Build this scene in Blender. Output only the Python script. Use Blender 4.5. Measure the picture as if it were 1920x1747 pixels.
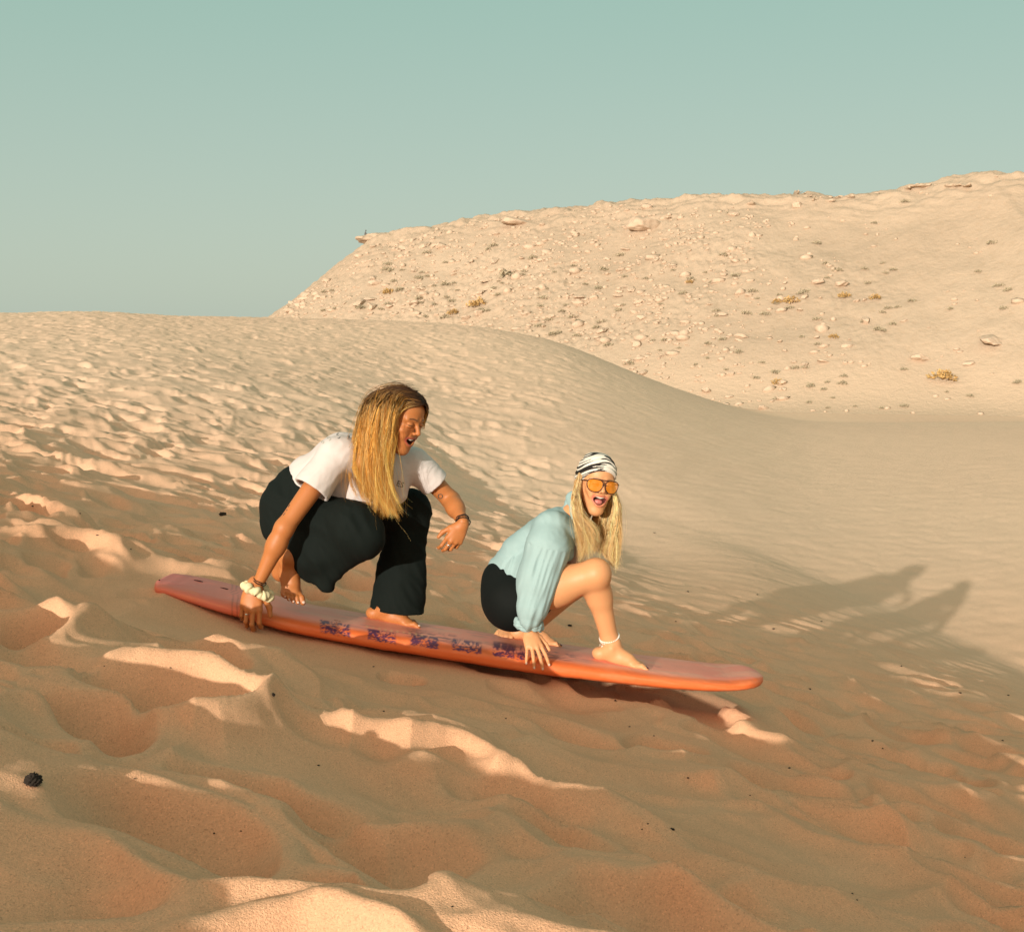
import bpy, math, random, time
import numpy as np
from mathutils import Vector, Matrix
random.seed(7)
rng = np.random.default_rng(11)
D = bpy.data
for o in list(D.objects): D.objects.remove(o)
scn = bpy.context.scene
col = scn.collection
R = math.radians

# ---------------------------------------------------------------- camera
F = 2300.0; HZ = 650.0                     # focal length and horizon row, in photo pixels
PITCH = math.atan((873.5 - HZ) / F)
cam_d = D.cameras.new('camera'); cam = D.objects.new('camera', cam_d); col.objects.link(cam)
cam_d.sensor_fit = 'HORIZONTAL'; cam_d.sensor_width = 36; cam_d.lens = 36 * F / 1920
cam_d.clip_start = .05; cam_d.clip_end = 5000
cam.location = (0, 0, 0); cam.rotation_euler = (math.pi / 2 - PITCH, 0, 0)
scn.camera = cam
# ---------------------------------------------------------------- light
SUN_AZ, SUN_EL = R(27.0), R(12.0)           # light travels towards (sin az, cos az), down by el
world = D.worlds.new('World'); scn.world = world; world.use_nodes = True
nt = world.node_tree; nt.nodes.clear()
wo = nt.nodes.new('ShaderNodeOutputWorld'); bg = nt.nodes.new('ShaderNodeBackground')
sky = nt.nodes.new('ShaderNodeTexSky'); sky.sky_type = 'NISHITA'; sky.sun_disc = False
sky.sun_elevation = SUN_EL; sky.sun_rotation = math.pi + SUN_AZ
sky.altitude = 0; sky.air_density = 1.0; sky.dust_density = 2.0; sky.ozone_density = 0.6
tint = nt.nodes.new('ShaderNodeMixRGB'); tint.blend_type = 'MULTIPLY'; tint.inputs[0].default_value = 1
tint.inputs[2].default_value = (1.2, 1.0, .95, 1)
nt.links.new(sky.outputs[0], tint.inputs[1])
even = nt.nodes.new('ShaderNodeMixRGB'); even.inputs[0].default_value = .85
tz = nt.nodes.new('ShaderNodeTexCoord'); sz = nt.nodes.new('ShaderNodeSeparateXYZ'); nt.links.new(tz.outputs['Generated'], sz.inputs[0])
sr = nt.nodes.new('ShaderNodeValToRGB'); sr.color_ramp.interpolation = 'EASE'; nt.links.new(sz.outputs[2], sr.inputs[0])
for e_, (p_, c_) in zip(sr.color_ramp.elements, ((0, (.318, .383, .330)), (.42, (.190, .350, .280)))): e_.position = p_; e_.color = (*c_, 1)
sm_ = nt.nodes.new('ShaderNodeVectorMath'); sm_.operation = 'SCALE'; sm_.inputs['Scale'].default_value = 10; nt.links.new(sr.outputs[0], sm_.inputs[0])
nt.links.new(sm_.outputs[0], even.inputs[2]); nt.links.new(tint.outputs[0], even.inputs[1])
# extra warm glow added to the sunward sky, out of view, to warm the shade
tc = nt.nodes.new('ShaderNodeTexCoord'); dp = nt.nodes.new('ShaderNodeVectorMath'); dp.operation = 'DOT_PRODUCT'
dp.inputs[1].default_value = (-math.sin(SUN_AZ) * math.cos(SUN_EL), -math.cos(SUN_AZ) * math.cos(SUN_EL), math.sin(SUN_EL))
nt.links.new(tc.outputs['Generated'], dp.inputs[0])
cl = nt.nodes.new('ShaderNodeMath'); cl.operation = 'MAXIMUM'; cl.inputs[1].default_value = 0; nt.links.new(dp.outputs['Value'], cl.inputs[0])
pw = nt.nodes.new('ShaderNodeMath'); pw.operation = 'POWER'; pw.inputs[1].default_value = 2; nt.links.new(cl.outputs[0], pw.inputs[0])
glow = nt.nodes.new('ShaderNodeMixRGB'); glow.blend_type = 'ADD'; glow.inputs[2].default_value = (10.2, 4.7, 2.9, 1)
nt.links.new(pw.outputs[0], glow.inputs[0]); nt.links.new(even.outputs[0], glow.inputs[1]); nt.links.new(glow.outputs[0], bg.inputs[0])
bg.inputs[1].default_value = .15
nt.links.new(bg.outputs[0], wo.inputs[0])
sd = D.lights.new('sun', 'SUN'); sun = D.objects.new('sun', sd); col.objects.link(sun)
sd.energy = 5; sd.angle = R(.5); sd.color = (1, .945, .82)
ldir = Vector((math.sin(SUN_AZ) * math.cos(SUN_EL), math.cos(SUN_AZ) * math.cos(SUN_EL), -math.sin(SUN_EL)))
sun.rotation_euler = ldir.to_track_quat('-Z', 'Y').to_euler(); sun.location = (-30, -60, 20)
scn.view_settings.view_transform = 'Standard'; scn.view_settings.look = 'None'
scn.view_settings.exposure = 0.0; scn.view_settings.gamma = 1
scn.cycles.max_bounces = 5; scn.cycles.diffuse_bounces = 3; scn.cycles.use_denoising = True

# ---------------------------------------------------------------- helpers
def ray(px, py):
    x = (px - 960) / F; yv = (873.5 - py) / F
    Y = math.cos(PITCH) + yv * math.sin(PITCH); Z = -math.sin(PITCH) + yv * math.cos(PITCH)
    return x / Y, Z / Y
def P(px, py, y):                          # the world point seen at photo pixel (px, py) at depth y
    u, v = ray(px, py); return np.array((u * y, y, v * y))
def tag(o, label=None, cat=None, group=None, kind=None):
    if label: o['label'] = label
    if cat: o['category'] = cat
    if group: o['group'] = group
    if kind: o['kind'] = kind
    return o
def add(name, me, mat=None, parent=None):
    o = D.objects.new(name, me); col.objects.link(o)
    if mat is not None and not me.materials: me.materials.append(mat)
    if parent is not None: o.parent = parent
    return o
def mesh_np(name, v, f, smooth=True):
    """v (n,3); f: (m,k) int array or a list of such arrays (tris and quads)"""
    me = D.meshes.new(name)
    fs = f if isinstance(f, list) else [f]
    fs = [np.asarray(q, dtype=np.int32) for q in fs if len(q)]
    v = np.asarray(v, dtype=np.float32)
    me.vertices.add(len(v)); me.vertices.foreach_set('co', v.ravel())
    nl = sum(q.size for q in fs); nf = sum(len(q) for q in fs)
    me.loops.add(nl); me.loops.foreach_set('vertex_index', np.concatenate([q.ravel() for q in fs]))
    tot = np.concatenate([np.full(len(q), q.shape[1], dtype=np.int32) for q in fs])
    st_ = np.concatenate([[0], np.cumsum(tot)[:-1]]).astype(np.int32)
    me.polygons.add(nf); me.polygons.foreach_set('loop_start', st_); me.polygons.foreach_set('loop_total', tot)
    me.update(calc_edges=True)
    if smooth: me.polygons.foreach_set('use_smooth', np.ones(nf, dtype=bool))
    return me
def set_col(me, c, name='Col'):
    a = me.color_attributes.new(name, 'FLOAT_COLOR', 'POINT')
    c = np.asarray(c, dtype=np.float32)
    if c.shape[1] == 3: c = np.concatenate([c, np.ones((len(c), 1), np.float32)], 1)
    a.data.foreach_set('color', c.ravel())
def sstep(a, b, x):
    t = np.clip((x - a) / (b - a), 0, 1); return t * t * (3 - 2 * t)
def _h(ix, iy, s):
    with np.errstate(over='ignore'):
        n = (ix.astype(np.uint32) * np.uint32(374761393) + iy.astype(np.uint32) * np.uint32(668265263) + np.uint32(s * 2654435 + 977)) & np.uint32(0xffffffff)
        n = (n ^ (n >> np.uint32(13))) * np.uint32(1274126177)
        n = n ^ (n >> np.uint32(16))
    return (n & np.uint32(0xffffff)).astype(np.float64) / 16777215.0
def noise(x, y, s=0):                      # smooth gradient noise, about -.7 to .7
    ix, iy = np.floor(x).astype(np.int64), np.floor(y).astype(np.int64)
    fx, fy = x - ix, y - iy; r = 0
    ux, uy = fx**3 * (fx * (fx * 6 - 15) + 10), fy**3 * (fy * (fy * 6 - 15) + 10)
    for dx in (0, 1):
        for dy in (0, 1):
            a = _h(ix + dx, iy + dy, s) * 2 * np.pi
            g = np.cos(a) * (fx - dx) + np.sin(a) * (fy - dy)
            r = r + g * (ux if dx else 1 - ux) * (uy if dy else 1 - uy)
    return r
def fbm(x, y, s=0, n=4, g=.5):
    r, a, f = 0, 1, 1
    for i in range(n):
        r = r + a * noise(x * f, y * f, s + i * 7); a *= g; f *= 2.03
    return r
def cells(x, y, s=0, jit=.8):              # squared distance to the nearest and second jittered point
    ix, iy = np.floor(x).astype(np.int64), np.floor(y).astype(np.int64)
    d1 = np.full(x.shape, 9.); d2 = np.full(x.shape, 9.)
    for dx in (-1, 0, 1):
        for dy in (-1, 0, 1):
            cx = ix + dx; cy = iy + dy
            q = (cx + .5 + (_h(cx, cy, s) - .5) * jit - x)**2 + (cy + .5 + (_h(cx, cy, s + 31) - .5) * jit - y)**2
            d2 = np.minimum(d2, np.maximum(d1, q)); d1 = np.minimum(d1, q)
    return d1, d2

def nodes(name):
    m = D.materials.new(name); m.use_nodes = True
    n = m.node_tree; n.nodes.clear()
    out = n.nodes.new('ShaderNodeOutputMaterial'); b = n.nodes.new('ShaderNodeBsdfPrincipled')
    n.links.new(b.outputs[0], out.inputs[0])
    return m, n, b
def ramp(n, fac, stops):
    r = n.nodes.new('ShaderNodeValToRGB'); e = r.color_ramp.elements
    while len(e) < len(stops): e.new(.5)
    for q, (p, c) in zip(e, stops): q.position = p; q.color = (*c, 1)
    n.links.new(fac, r.inputs[0]); return r.outputs[0]
def tex(n, kind, scale, vec=None, **kw):
    t = n.nodes.new('ShaderNodeTex' + kind); t.inputs['Scale'].default_value = scale
    for k, v in kw.items():
        if k in t.inputs: t.inputs[k].default_value = v
        else: setattr(t, k, v)
    if vec is not None: n.links.new(vec, t.inputs['Vector'])
    return t
def mix(n, a, b, f, mode='MIX'):
    m = n.nodes.new('ShaderNodeMixRGB'); m.blend_type = mode
    for i, q in ((0, f), (1, a), (2, b)):
        if hasattr(q, 'links'): n.links.new(q, m.inputs[i])
        elif isinstance(q, (int, float)): m.inputs[i].default_value = q
        else: m.inputs[i].default_value = (*q, 1)
    return m.outputs[0]
def bump(n, b, h, strength, dist, prev=None):
    q = n.nodes.new('ShaderNodeBump'); q.inputs['Strength'].default_value = strength; q.inputs['Distance'].default_value = dist
    n.links.new(h, q.inputs['Height'])
    if prev is not None: n.links.new(prev, q.inputs['Normal'])
    n.links.new(q.outputs[0], b.inputs['Normal']); return q.outputs[0]
def coord(n, which='Object', scale=None):
    t = n.nodes.new('ShaderNodeTexCoord')
    if scale is None: return t.outputs[which]
    m = n.nodes.new('ShaderNodeMapping'); m.inputs['Scale'].default_value = scale
    n.links.new(t.outputs[which], m.inputs[0]); return m.outputs[0]

# ---------------------------------------------------------------- the dune
T = math.tan(SUN_EL); sa, ca = math.sin(SUN_AZ), math.cos(SUN_AZ)
def to_st(x, y): return sa * x + ca * y, ca * x - sa * y
_tt = np.linspace(-90, 40, 13001)
_cs = -.185 + .07 / (1 + np.exp((_tt + 5) / .8))
_cc = np.concatenate([[0], np.cumsum((_cs[1:] + _cs[:-1]) / 2 * np.diff(_tt))])
def Craw(t): return np.interp(t, _tt, _cc)
_s0, _t0 = to_st(-.2, 5.0)
C0 = -1.275 - (-T * _s0 + Craw(_t0))
def base0(x, y):                           # slope that falls away exactly as steeply as the sunlight
    s, t = to_st(x, y); return -T * s + Craw(t) + C0
US = np.linspace(-.62, .62, 249); YS = np.exp(np.linspace(math.log(1.2), math.log(140), 900))
def _tab():
    pts = [(-400, 583), (0, 588), (180, 583), (300, 592), (500, 596), (700, 600), (900, 612), (1050, 640), (1200, 704), (1300, 740), (1400, 772), (1500, 790)]
    cu = [ray(*p)[0] for p in pts]; cv = [ray(*p)[1] for p in pts]
    lp = [(-400, 655), (0, 662), (300, 675), (560, 715), (700, 745), (800, 784), (900, 825), (1000, 864), (1200, 945), (1400, 1027), (1650, 1132), (1800, 1205), (1919, 1260), (2300, 1440)]
    lu = [ray(*p)[0] for p in lp]; lv = [ray(*p)[1] for p in lp]
    H = np.zeros((len(US), len(YS)))
    def herm(w, L, z0, m0, z1, m1):
        return (2*w**3 - 3*w**2 + 1) * z0 + (w**3 - 2*w**2 + w) * L * m0 + (-2*w**3 + 3*w**2) * z1 + (w**3 - w**2) * L * m1
    for i, u in enumerate(US):
        g = base0(u * YS, YS)
        vl = np.interp(u, lu, lv)
        yl = np.interp(u, [-.62, -.2, -.1, 0, .1, .2, .3, .42, .62], [22, 22, 22, 20, 18, 16, 14.5, 12.5, 9.5])
        yb = np.interp(u, [-.62, -.3, 0, .2, .42, .62], [6.5, 8, 8.5, 7.5, 6.2, 4.8])
        zb = np.interp(yb, YS, g); mb = np.interp(yb, YS, np.gradient(g, YS)); zl = vl * yl
        Yc = np.interp(u, [-.62, -.2, .02, .104, .15, .19, .235, .3], [48, 50, 46, 42, 43, 44, 45, 45])
        if u < .235: zc, mc = np.interp(u, cu, cv) * Yc, np.interp(u, cu, cv)
        else: zc, mc = np.interp(u, [.235, .3, .62], [-.0612, -.0618, -.060]) * Yc, np.interp(u, [.235, .3, .62], [-.0612, -.0618, -.060])
        sec1, sec2 = (zl - zb) / (yl - yb), (zc - zl) / (Yc - yl)
        ml = .5 * (sec1 + sec2)                       # smooth on the left, creased on the right
        k = sstep(-.12, .04, u)
        ml1 = ml * (1 - k) + (sec1 - .015) * k; ml2 = ml * (1 - k) + (1.25 * sec2 + .02) * k
        h1 = herm(np.clip((YS - yb) / (yl - yb), 0, 1), yl - yb, zb, mb, zl, ml1)
        h2 = herm(np.clip((YS - yl) / (Yc - yl), 0, 1), Yc - yl, zl, ml2, zc, mc)
        far = zc + (YS - Yc) * mc - .5 * np.interp(u, [.04, .13], [.010, 0.]) * np.minimum(np.maximum(YS - Yc, 0), 12)**2
        far = np.maximum(far, -6.2)
        z = np.where(YS < yb, g, np.where(YS < yl, h1, np.where(YS < Yc, h2, far)))
        # hollow lee side just in front of the shadow line
        if -.12 < u < .2:
            if 1:
                w_ = yl * .30
                amp = .020 * yl * sstep(-.12, -.04, u) * (1 - sstep(.08, .2, u))
                r = (YS - yl) / w_
                z = z - amp * np.exp(-((r + .55) / .5)**2)
        H[i] = z - g
    # soften
    for _ in range(10):
        H[:, 1:-1] = (H[:, :-2] + 2 * H[:, 1:-1] + H[:, 2:]) / 4
    for _ in range(24):
        H[1:-1] = (H[:-2] + 2 * H[1:-1] + H[2:]) / 4
    return H
HT = _tab()
def bil(u, y):
    a = np.clip((u - US[0]) / (US[1] - US[0]), 0, len(US) - 1.001)
    b = np.clip((np.log(np.maximum(y, 1.2)) - math.log(YS[0])) / (math.log(YS[1]) - math.log(YS[0])), 0, len(YS) - 1.001)
    i, j = a.astype(int), b.astype(int); fa, fb = a - i, b - j
    return (HT[i, j] * (1 - fa) + HT[i + 1, j] * fa) * (1 - fb) + (HT[i, j + 1] * (1 - fa) + HT[i + 1, j + 1] * fa) * fb
T_EDGE = -8.2                              # the crest that shades the slope ends here (across the light)
def dune_base(x, y):
    yy = np.maximum(y, 1.2); u = np.clip(x / yy, -.62, .62)
    xs = np.clip(x, -45, 45)
    z = base0(xs, np.clip(y, -60, 140)) + np.where(y > 1.2, bil(u, yy), 0)
    s, t = to_st(x, y)
    edge = 1 - sstep(-T_EDGE - .4, -T_EDGE + .5, -t + .25 * noise(t * .8, s * .1, 5))
    # crest behind the photographer: the ground is flat upstream of s = -12
    up = np.maximum(-12.0 - s, 0)
    z = z - np.where(s < -12, T * up * 1.5, 0)
    lipn = .11 * noise(t * 1.9, s * .5, 3) + .08 * noise(t * 4.6, s * 1.1, 4)
    z = z + edge * (LIP + lipn - .12 * sstep(-1.7, -1.2, t)) * np.exp(-((s + 12) / 1.6)**2)
    z = z - .10 * (1 - sstep(-1.5, .4, s)) * sstep(-11, -9, s) - .09 * (1 - sstep(1.2, 4.0, s)) + .09 * sstep(-1.45, -.8, t) * (1 - sstep(2.2, 3.8, s)) * sstep(-1, .8, s)
    z = z + .04 * sstep(-2.0, -1.0, t) * (1 - sstep(1.5, 3, t)) * sstep(4.8, 6.2, s) * (1 - sstep(8.5, 12, s))
    # upstream ground on the left stays below the light
    z = z - .35 * (1 - edge) * (1 - sstep(-2, 7, s)) 
    return z
LIP = -.045
def trampled(x, y, s_=0):
    """soft scalloped hollows with sharp rims between them"""
    wx = x + .22 * noise(x * 1.6, y * 1.6, 21) + .07 * noise(x * 5, y * 5, 22)
    wy = y + .22 * noise(x * 1.6 + 9, y * 1.6, 23) + .07 * noise(x * 5, y * 5 + 4, 24)
    d1, d2 = cells(wx * 1.55 + .35 * wy, wy * 2.1 + .1 * wx, 41, .95)
    e1, e2 = cells(wx * 3.1 + 3, wy * 4.2 + .9 * wx, 43, .9)
    k = .6 + .8 * sstep(-.35, .35, noise(x * .8, y * .8, 26))
    ridged = .18 * k * (np.minimum(d1, .5) - .2) + .06 * (np.minimum(e1, .5) - .2) * (.4 + 1.1 * sstep(-.3, .3, noise(x * .9, y * .9, 27)))
    # separate soft pits left by feet, each with a low rim
    p1, _ = cells(wx * 1.75 + 7, wy * 2.35 + .3 * wx, 45, .85); p2, _ = cells(wx * 2.9 + .4 * wy + 2, wy * 3.7 + 5, 47, .9)
    m1 = sstep(-.30, .05, noise(x * .7 + 3, y * .7, 48)); m2 = sstep(-.15, .2, noise(x * 1.1, y * 1.1 + 8, 49))
    pit = lambda d, r: -np.clip(1 - d / r, 0, 1)**1.25 + .22 * np.exp(-((np.sqrt(d) - math.sqrt(r) * 1.12) / .10)**2)
    return ridged + .105 * m1 * pit(p1, .15) + .055 * m2 * pit(p2, .15)
def bumps(x, y):
    r = np.hypot(x, y); yy = np.maximum(y, 1); u = x / yy
    s, t = to_st(x, y)
    smooth = sstep(-.02, .12, u + .05 * noise(x * .15, y * .15, 61)) * sstep(7.5, 14, y + 6 * np.clip(u, -.5, .5) + 1.5 * noise(x * .4, y * .4, 62))
    left = 1 - .22 * sstep(4.5, 9, y) - .40 * sstep(8, 24, y)
    amp = (1 - .9 * smooth) * left
    h = amp * trampled(x, y) + amp * .09 * fbm(x * .55, y * .8, 71, 3)
    # wind-drawn streaks on the smooth dune and in the hollow
    st_ = noise((x * .35 + y * .28) * 1.0, (y * .9 - x * 1.9) * 1.1, 81)
    h = h + (.25 + .75 * smooth) * .018 * np.clip(y / 14, 0, 1.3) * st_
    h = h + .012 * smooth * noise(x * 1.1 + y * .3, y * 4.0 - x * 2.2, 83)
    h = h + amp * .006 * fbm(x * 9, y * 9, 91, 3)
    return h
# the board, measured from the photograph
TAIL, NOSE = P(296, 1090, 5.0), P(1432, 1272, 5.0)
def sand_z(x, y):
    x = np.asarray(x, float); y = np.asarray(y, float)
    zb = dune_base(x, y); h = bumps(x, y)
    # the board presses the sand level beneath it
    ax = NOSE - TAIL; L = math.hypot(ax[0], ax[1]); ex, ey = ax[0] / L, ax[1] / L
    l = (x - TAIL[0]) * ex + (y - TAIL[1]) * ey; w = -(x - TAIL[0]) * ey + (y - TAIL[1]) * ex
    m = sstep(-.4, .0, l) * (1 - sstep(L * .8, L + .35, l)) * (1 - sstep(.40, 1.25, -w)) * (1 - sstep(.24, .6, w))
    px = [292, 330, 400, 480, 560, 700, 860, 1000, 1100, 1200, 1300, 1360, 1400, 1436]; py = [1103, 1116, 1140, 1164, 1189, 1217, 1243, 1266, 1278, 1289, 1297, 1297, 1297, 1297]
    rr = [ray(*q) for q in zip(px, py)]
    zt = np.interp(x, [q[0] * 4.8 for q in rr], [q[1] * 4.8 for q in rr]) - .008
    gap = .010 + .055 * sstep(.60, .95, l / L) + .018 * noise(x * 3, y * 3, 7)
    z = zb + h
    return z * (1 - m) + m * np.minimum(zt - gap, np.maximum(z, zt - gap - .05))

def build_dune():
    fine = np.arange(-27, 27.001, .06)
    az = np.concatenate([np.arange(-180, -40, .45), np.arange(-40, -27, .25), fine, np.arange(27.2, 45, .4), np.arange(45, 180, 2.)])
    az = np.radians(az); na = len(az)
    r = np.exp(np.linspace(math.log(.35), math.log(150), 1150)); nr = len(r)
    A, Rr = np.meshgrid(az, r); x = np.sin(A) * Rr; y = np.cos(A) * Rr
    z = sand_z(x, y)
    v = np.stack([x, y, z], -1).reshape(-1, 3)
    i = np.arange(nr - 1)[:, None] * na + np.arange(na)[None]
    j = np.arange(nr - 1)[:, None] * na + (np.arange(na)[None] + 1) % na
    f = np.stack([i, j, j + na, i + na], -1).reshape(-1, 4)
    # middle cap
    c = len(v); v = np.concatenate([v, [[0, 0, float(sand_z(np.array([0.]), np.array([0.]))[0])]]])
    k = np.arange(na); cap = np.stack([k, np.full(na, c), (k + 1) % na], -1)
    me = mesh_np('sand', v, [f[:, ::-1].copy(), cap])
    return me
m_sand, n, b = nodes('sand'); co = coord(n)
g1 = tex(n, 'Noise', 260, co, Detail=3, Roughness=.7); g2 = tex(n, 'Noise', 2.2, co, Detail=5)
g3 = tex(n, 'Noise', .05, co, Detail=2); g4 = tex(n, 'Voronoi', 330, co)
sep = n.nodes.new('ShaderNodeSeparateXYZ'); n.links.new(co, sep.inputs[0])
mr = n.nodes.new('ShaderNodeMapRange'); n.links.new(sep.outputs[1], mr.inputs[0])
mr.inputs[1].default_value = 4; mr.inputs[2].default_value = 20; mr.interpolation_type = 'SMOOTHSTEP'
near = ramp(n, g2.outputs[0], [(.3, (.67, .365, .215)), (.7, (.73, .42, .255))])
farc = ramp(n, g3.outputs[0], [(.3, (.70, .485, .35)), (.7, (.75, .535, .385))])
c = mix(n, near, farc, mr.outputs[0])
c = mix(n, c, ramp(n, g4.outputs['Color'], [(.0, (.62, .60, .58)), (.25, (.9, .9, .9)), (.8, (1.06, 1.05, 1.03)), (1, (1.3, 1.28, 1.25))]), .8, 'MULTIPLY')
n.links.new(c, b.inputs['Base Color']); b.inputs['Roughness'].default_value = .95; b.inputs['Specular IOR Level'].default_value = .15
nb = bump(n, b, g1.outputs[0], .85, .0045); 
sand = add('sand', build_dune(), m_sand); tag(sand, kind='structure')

# ---------------------------------------------------------------- the rocky hill
def hill_z(x, y):
    # plateau edge, then talus
    ex = [-60, -25, 0, 20, 40, 60, 80, 130]; ey = [196, 190, 182, 172, 164, 156, 150, 146]
    edge = np.interp(x, ex, ey)
    dx = np.maximum(-19.5 - x, 0) * 1.42; dy = np.maximum(edge - y, 0)
    d = np.hypot(dx, dy)
    topx = [-30, -22, -18, -12, 0, 12, 28, 44, 52, 58, 66, 76, 130]
    topz = [ray(690, 445)[1] * 190, ray(690, 443)[1] * 190, ray(750, 440)[1] * 190, ray(820, 425)[1] * 186, ray(960, 398)[1] * 182, ray(1100, 384)[1] * 176,
            ray(1310, 368)[1] * 170, ray(1500, 366)[1] * 162, ray(1600, 352)[1] * 160, ray(1690, 325)[1] * 158, ray(1800, 330)[1] * 156, ray(1919, 318)[1] * 152, ray(2300, 300)[1] * 146]
    top = np.interp(x, topx, topz)
    k = .56
    z = top - k * (np.sqrt(d * d + 9) - 3)
    z = z - .12 * np.maximum(y - edge - 6, 0) * 0.5
    return z, d, top
def build_hill():
    u = np.linspace(-.36, .75, 1150); q = np.linspace(0, 1, 620)
    U, Q = np.meshgrid(u, q)
    y0 = 84.0; y1 = 235.0
    Y = y0 + (y1 - y0) * Q**1.15; X = U * Y
    z, d, top = hill_z(X, Y)
    rough = sstep(-6, 2, z)
    slope = sstep(2, 14, d)
    big = fbm(X * .05, Y * .05, 101, 4)
    rub1, rub2 = cells(X * .42 + .3 * noise(X * .3, Y * .3, 5), Y * .42, 111)
    rb1, _ = cells(X * 1.1, Y * 1.1, 113)
    patch = sstep(-.25, .35, fbm(X * .06, Y * .08, 121, 3) + .25 * (1 - sstep(-10, 30, X)))
    z = z + rough * slope * 1.2 * big
    patch = patch * (1 - .8 * sstep(18, 50, X + 6 * noise(X * .05, Y * .05, 125)))
    z = z + rough * patch * slope * (.28 * np.maximum(.28 - rub1, 0) * 2 + .32 * np.maximum(.3 - rb1, 0) * 1.5) 
    z = z + rough * patch * .18 * fbm(X * 1.5, Y * 1.5, 131, 3)
    # gullies running down the slope
    z = z - rough * slope * .5 * np.abs(noise(X * .11, Y * .02, 141))
    # rock strata under the rim
    rim = (1 - sstep(1, 13, d)) * sstep(-.5, .5, Y * 0 + 1)
    st_ = z * .9 + .03 * X + 1.3 * fbm(X * .05, Y * .05, 151, 3)
    stair = (np.floor(st_) + sstep(.25, .9, st_ - np.floor(st_)) - st_) / .9
    z = z + rim * (.55 + .5 * noise(X * .09, Y * .1, 163)) * stair + rim * .9 * fbm(X * .22, Y * .3, 161, 5)
    # low toe swallowed by sand
    toe = -6.8
    z = toe + np.where(z - toe > 15, z - toe, np.log1p(np.exp(np.clip((z - toe) / 1.6, -20, 20))) * 1.6)
    nu, nq = len(u), len(q)
    v = np.stack([X, Y, z], -1).reshape(-1, 3)
    i = np.arange(nq - 1)[:, None] * nu + np.arange(nu - 1)[None]
    f = np.stack([i, i + 1, i + 1 + nu, i + nu], -1).reshape(-1, 4)
    return mesh_np('hill', v, f), (X, Y, z)
m_hill, n, b = nodes('hill_rock'); co = coord(n)
h1 = tex(n, 'Noise', .06, co, Detail=6); h2 = tex(n, 'Noise', 1.4, co, Detail=6, Roughness=.65); h3 = tex(n, 'Voronoi', .9, co)
ca_ = ramp(n, h1.outputs[0], [(.3, (.41, .315, .23)), (.7, (.45, .35, .258))])
c = mix(n, ca_, ramp(n, h2.outputs[0], [(.3, (.90, .87, .82)), (.5, (1, 1, 1)), (.75, (1.08, 1.08, 1.06))]), .6, 'MULTIPLY')
sp_ = n.nodes.new('ShaderNodeSeparateXYZ'); n.links.new(co, sp_.inputs[0]); mz = n.nodes.new('ShaderNodeMapRange'); n.links.new(sp_.outputs[2], mz.inputs[0])
mz.inputs[1].default_value = -5; mz.inputs[2].default_value = 1; mz.interpolation_type = 'SMOOTHSTEP'
c = mix(n, (.52, .39, .28), c, mz.outputs[0])
n.links.new(c, b.inputs['Base Color']); b.inputs['Roughness'].default_value = .95; b.inputs['Specular IOR Level'].default_value = .1
bump(n, b, h2.outputs[0], .55, .3)
hm, HG = build_hill()
hill = add('hill', hm, m_hill); tag(hill, kind='structure')
# ---------------------------------------------------------------- smooth solid modelling (distance fields meshed as one skin)
def V(*a): return np.array(a if len(a) > 1 else a[0], dtype=float)
def unit(v): v = np.asarray(v, float); return v / np.linalg.norm(v)
def cap(a, b, ra, rb, k=.02, sy=None, sub=False): return dict(t='c', a=V(a), b=V(b), ra=ra, rb=rb, k=k, ax=sy, sub=sub)
def ell(c, r, k=.02, M=None, sub=False): return dict(t='e', c=V(c), r=V(r), k=k, M=np.eye(3) if M is None else M, sub=sub)
def frame(fwd, up):
    """columns: right, forward, up"""
    y = unit(fwd); z = unit(V(up) - np.dot(up, y) * y); return np.stack([np.cross(y, z), y, z], 1)
def locs(prims, o, M, s=1.0):              # move prims given in local metres into the world
    out = []
    for p in prims:
        q = dict(p)
        for k in ('a', 'b', 'c'):
            if k in q: q[k] = o + M @ (q[k] * s)
        if q['t'] == 'c': q['ra'] *= s; q['rb'] *= s
        else: q['r'] = q['r'] * s; q['M'] = M @ q['M']
        q['k'] = q['k'] * s
        out.append(q)
    return out
def pbounds(p):
    if p['t'] == 'c':
        r = max(p['ra'], p['rb']) * (1.0 if p['ax'] is None else max(1, max(p['ax'])))
        return np.minimum(p['a'], p['b']) - r, np.maximum(p['a'], p['b']) + r
    r = p['r'].max(); return p['c'] - r, p['c'] + r
def pdist(p, X, Y, Z):
    if p['t'] == 'c':
        a, b = p['a'].copy(), p['b'].copy(); sc = (1, 1, 1) if p['ax'] is None else p['ax']
        ab = (b - a) / sc
        x, y, z = (X - a[0]) / sc[0], (Y - a[1]) / sc[1], (Z - a[2]) / sc[2]
        t = np.clip((x * ab[0] + y * ab[1] + z * ab[2]) / max(float(ab @ ab), 1e-9), 0, 1)
        d = np.sqrt((x - t * ab[0])**2 + (y - t * ab[1])**2 + (z - t * ab[2])**2) - (p['ra'] + (p['rb'] - p['ra']) * t)
        return d * min(sc)
    x, y, z = X - p['c'][0], Y - p['c'][1], Z - p['c'][2]; M = p['M']; r = p['r']
    lx = M[0, 0] * x + M[1, 0] * y + M[2, 0] * z; ly = M[0, 1] * x + M[1, 1] * y + M[2, 1] * z; lz = M[0, 2] * x + M[1, 2] * y + M[2, 2] * z
    k0 = np.sqrt((lx / r[0])**2 + (ly / r[1])**2 + (lz / r[2])**2) + 1e-6
    k1 = np.sqrt((lx / r[0]**2)**2 + (ly / r[1]**2)**2 + (lz / r[2]**2)**2) + 1e-6
    return k0 * (k0 - 1) / k1
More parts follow.
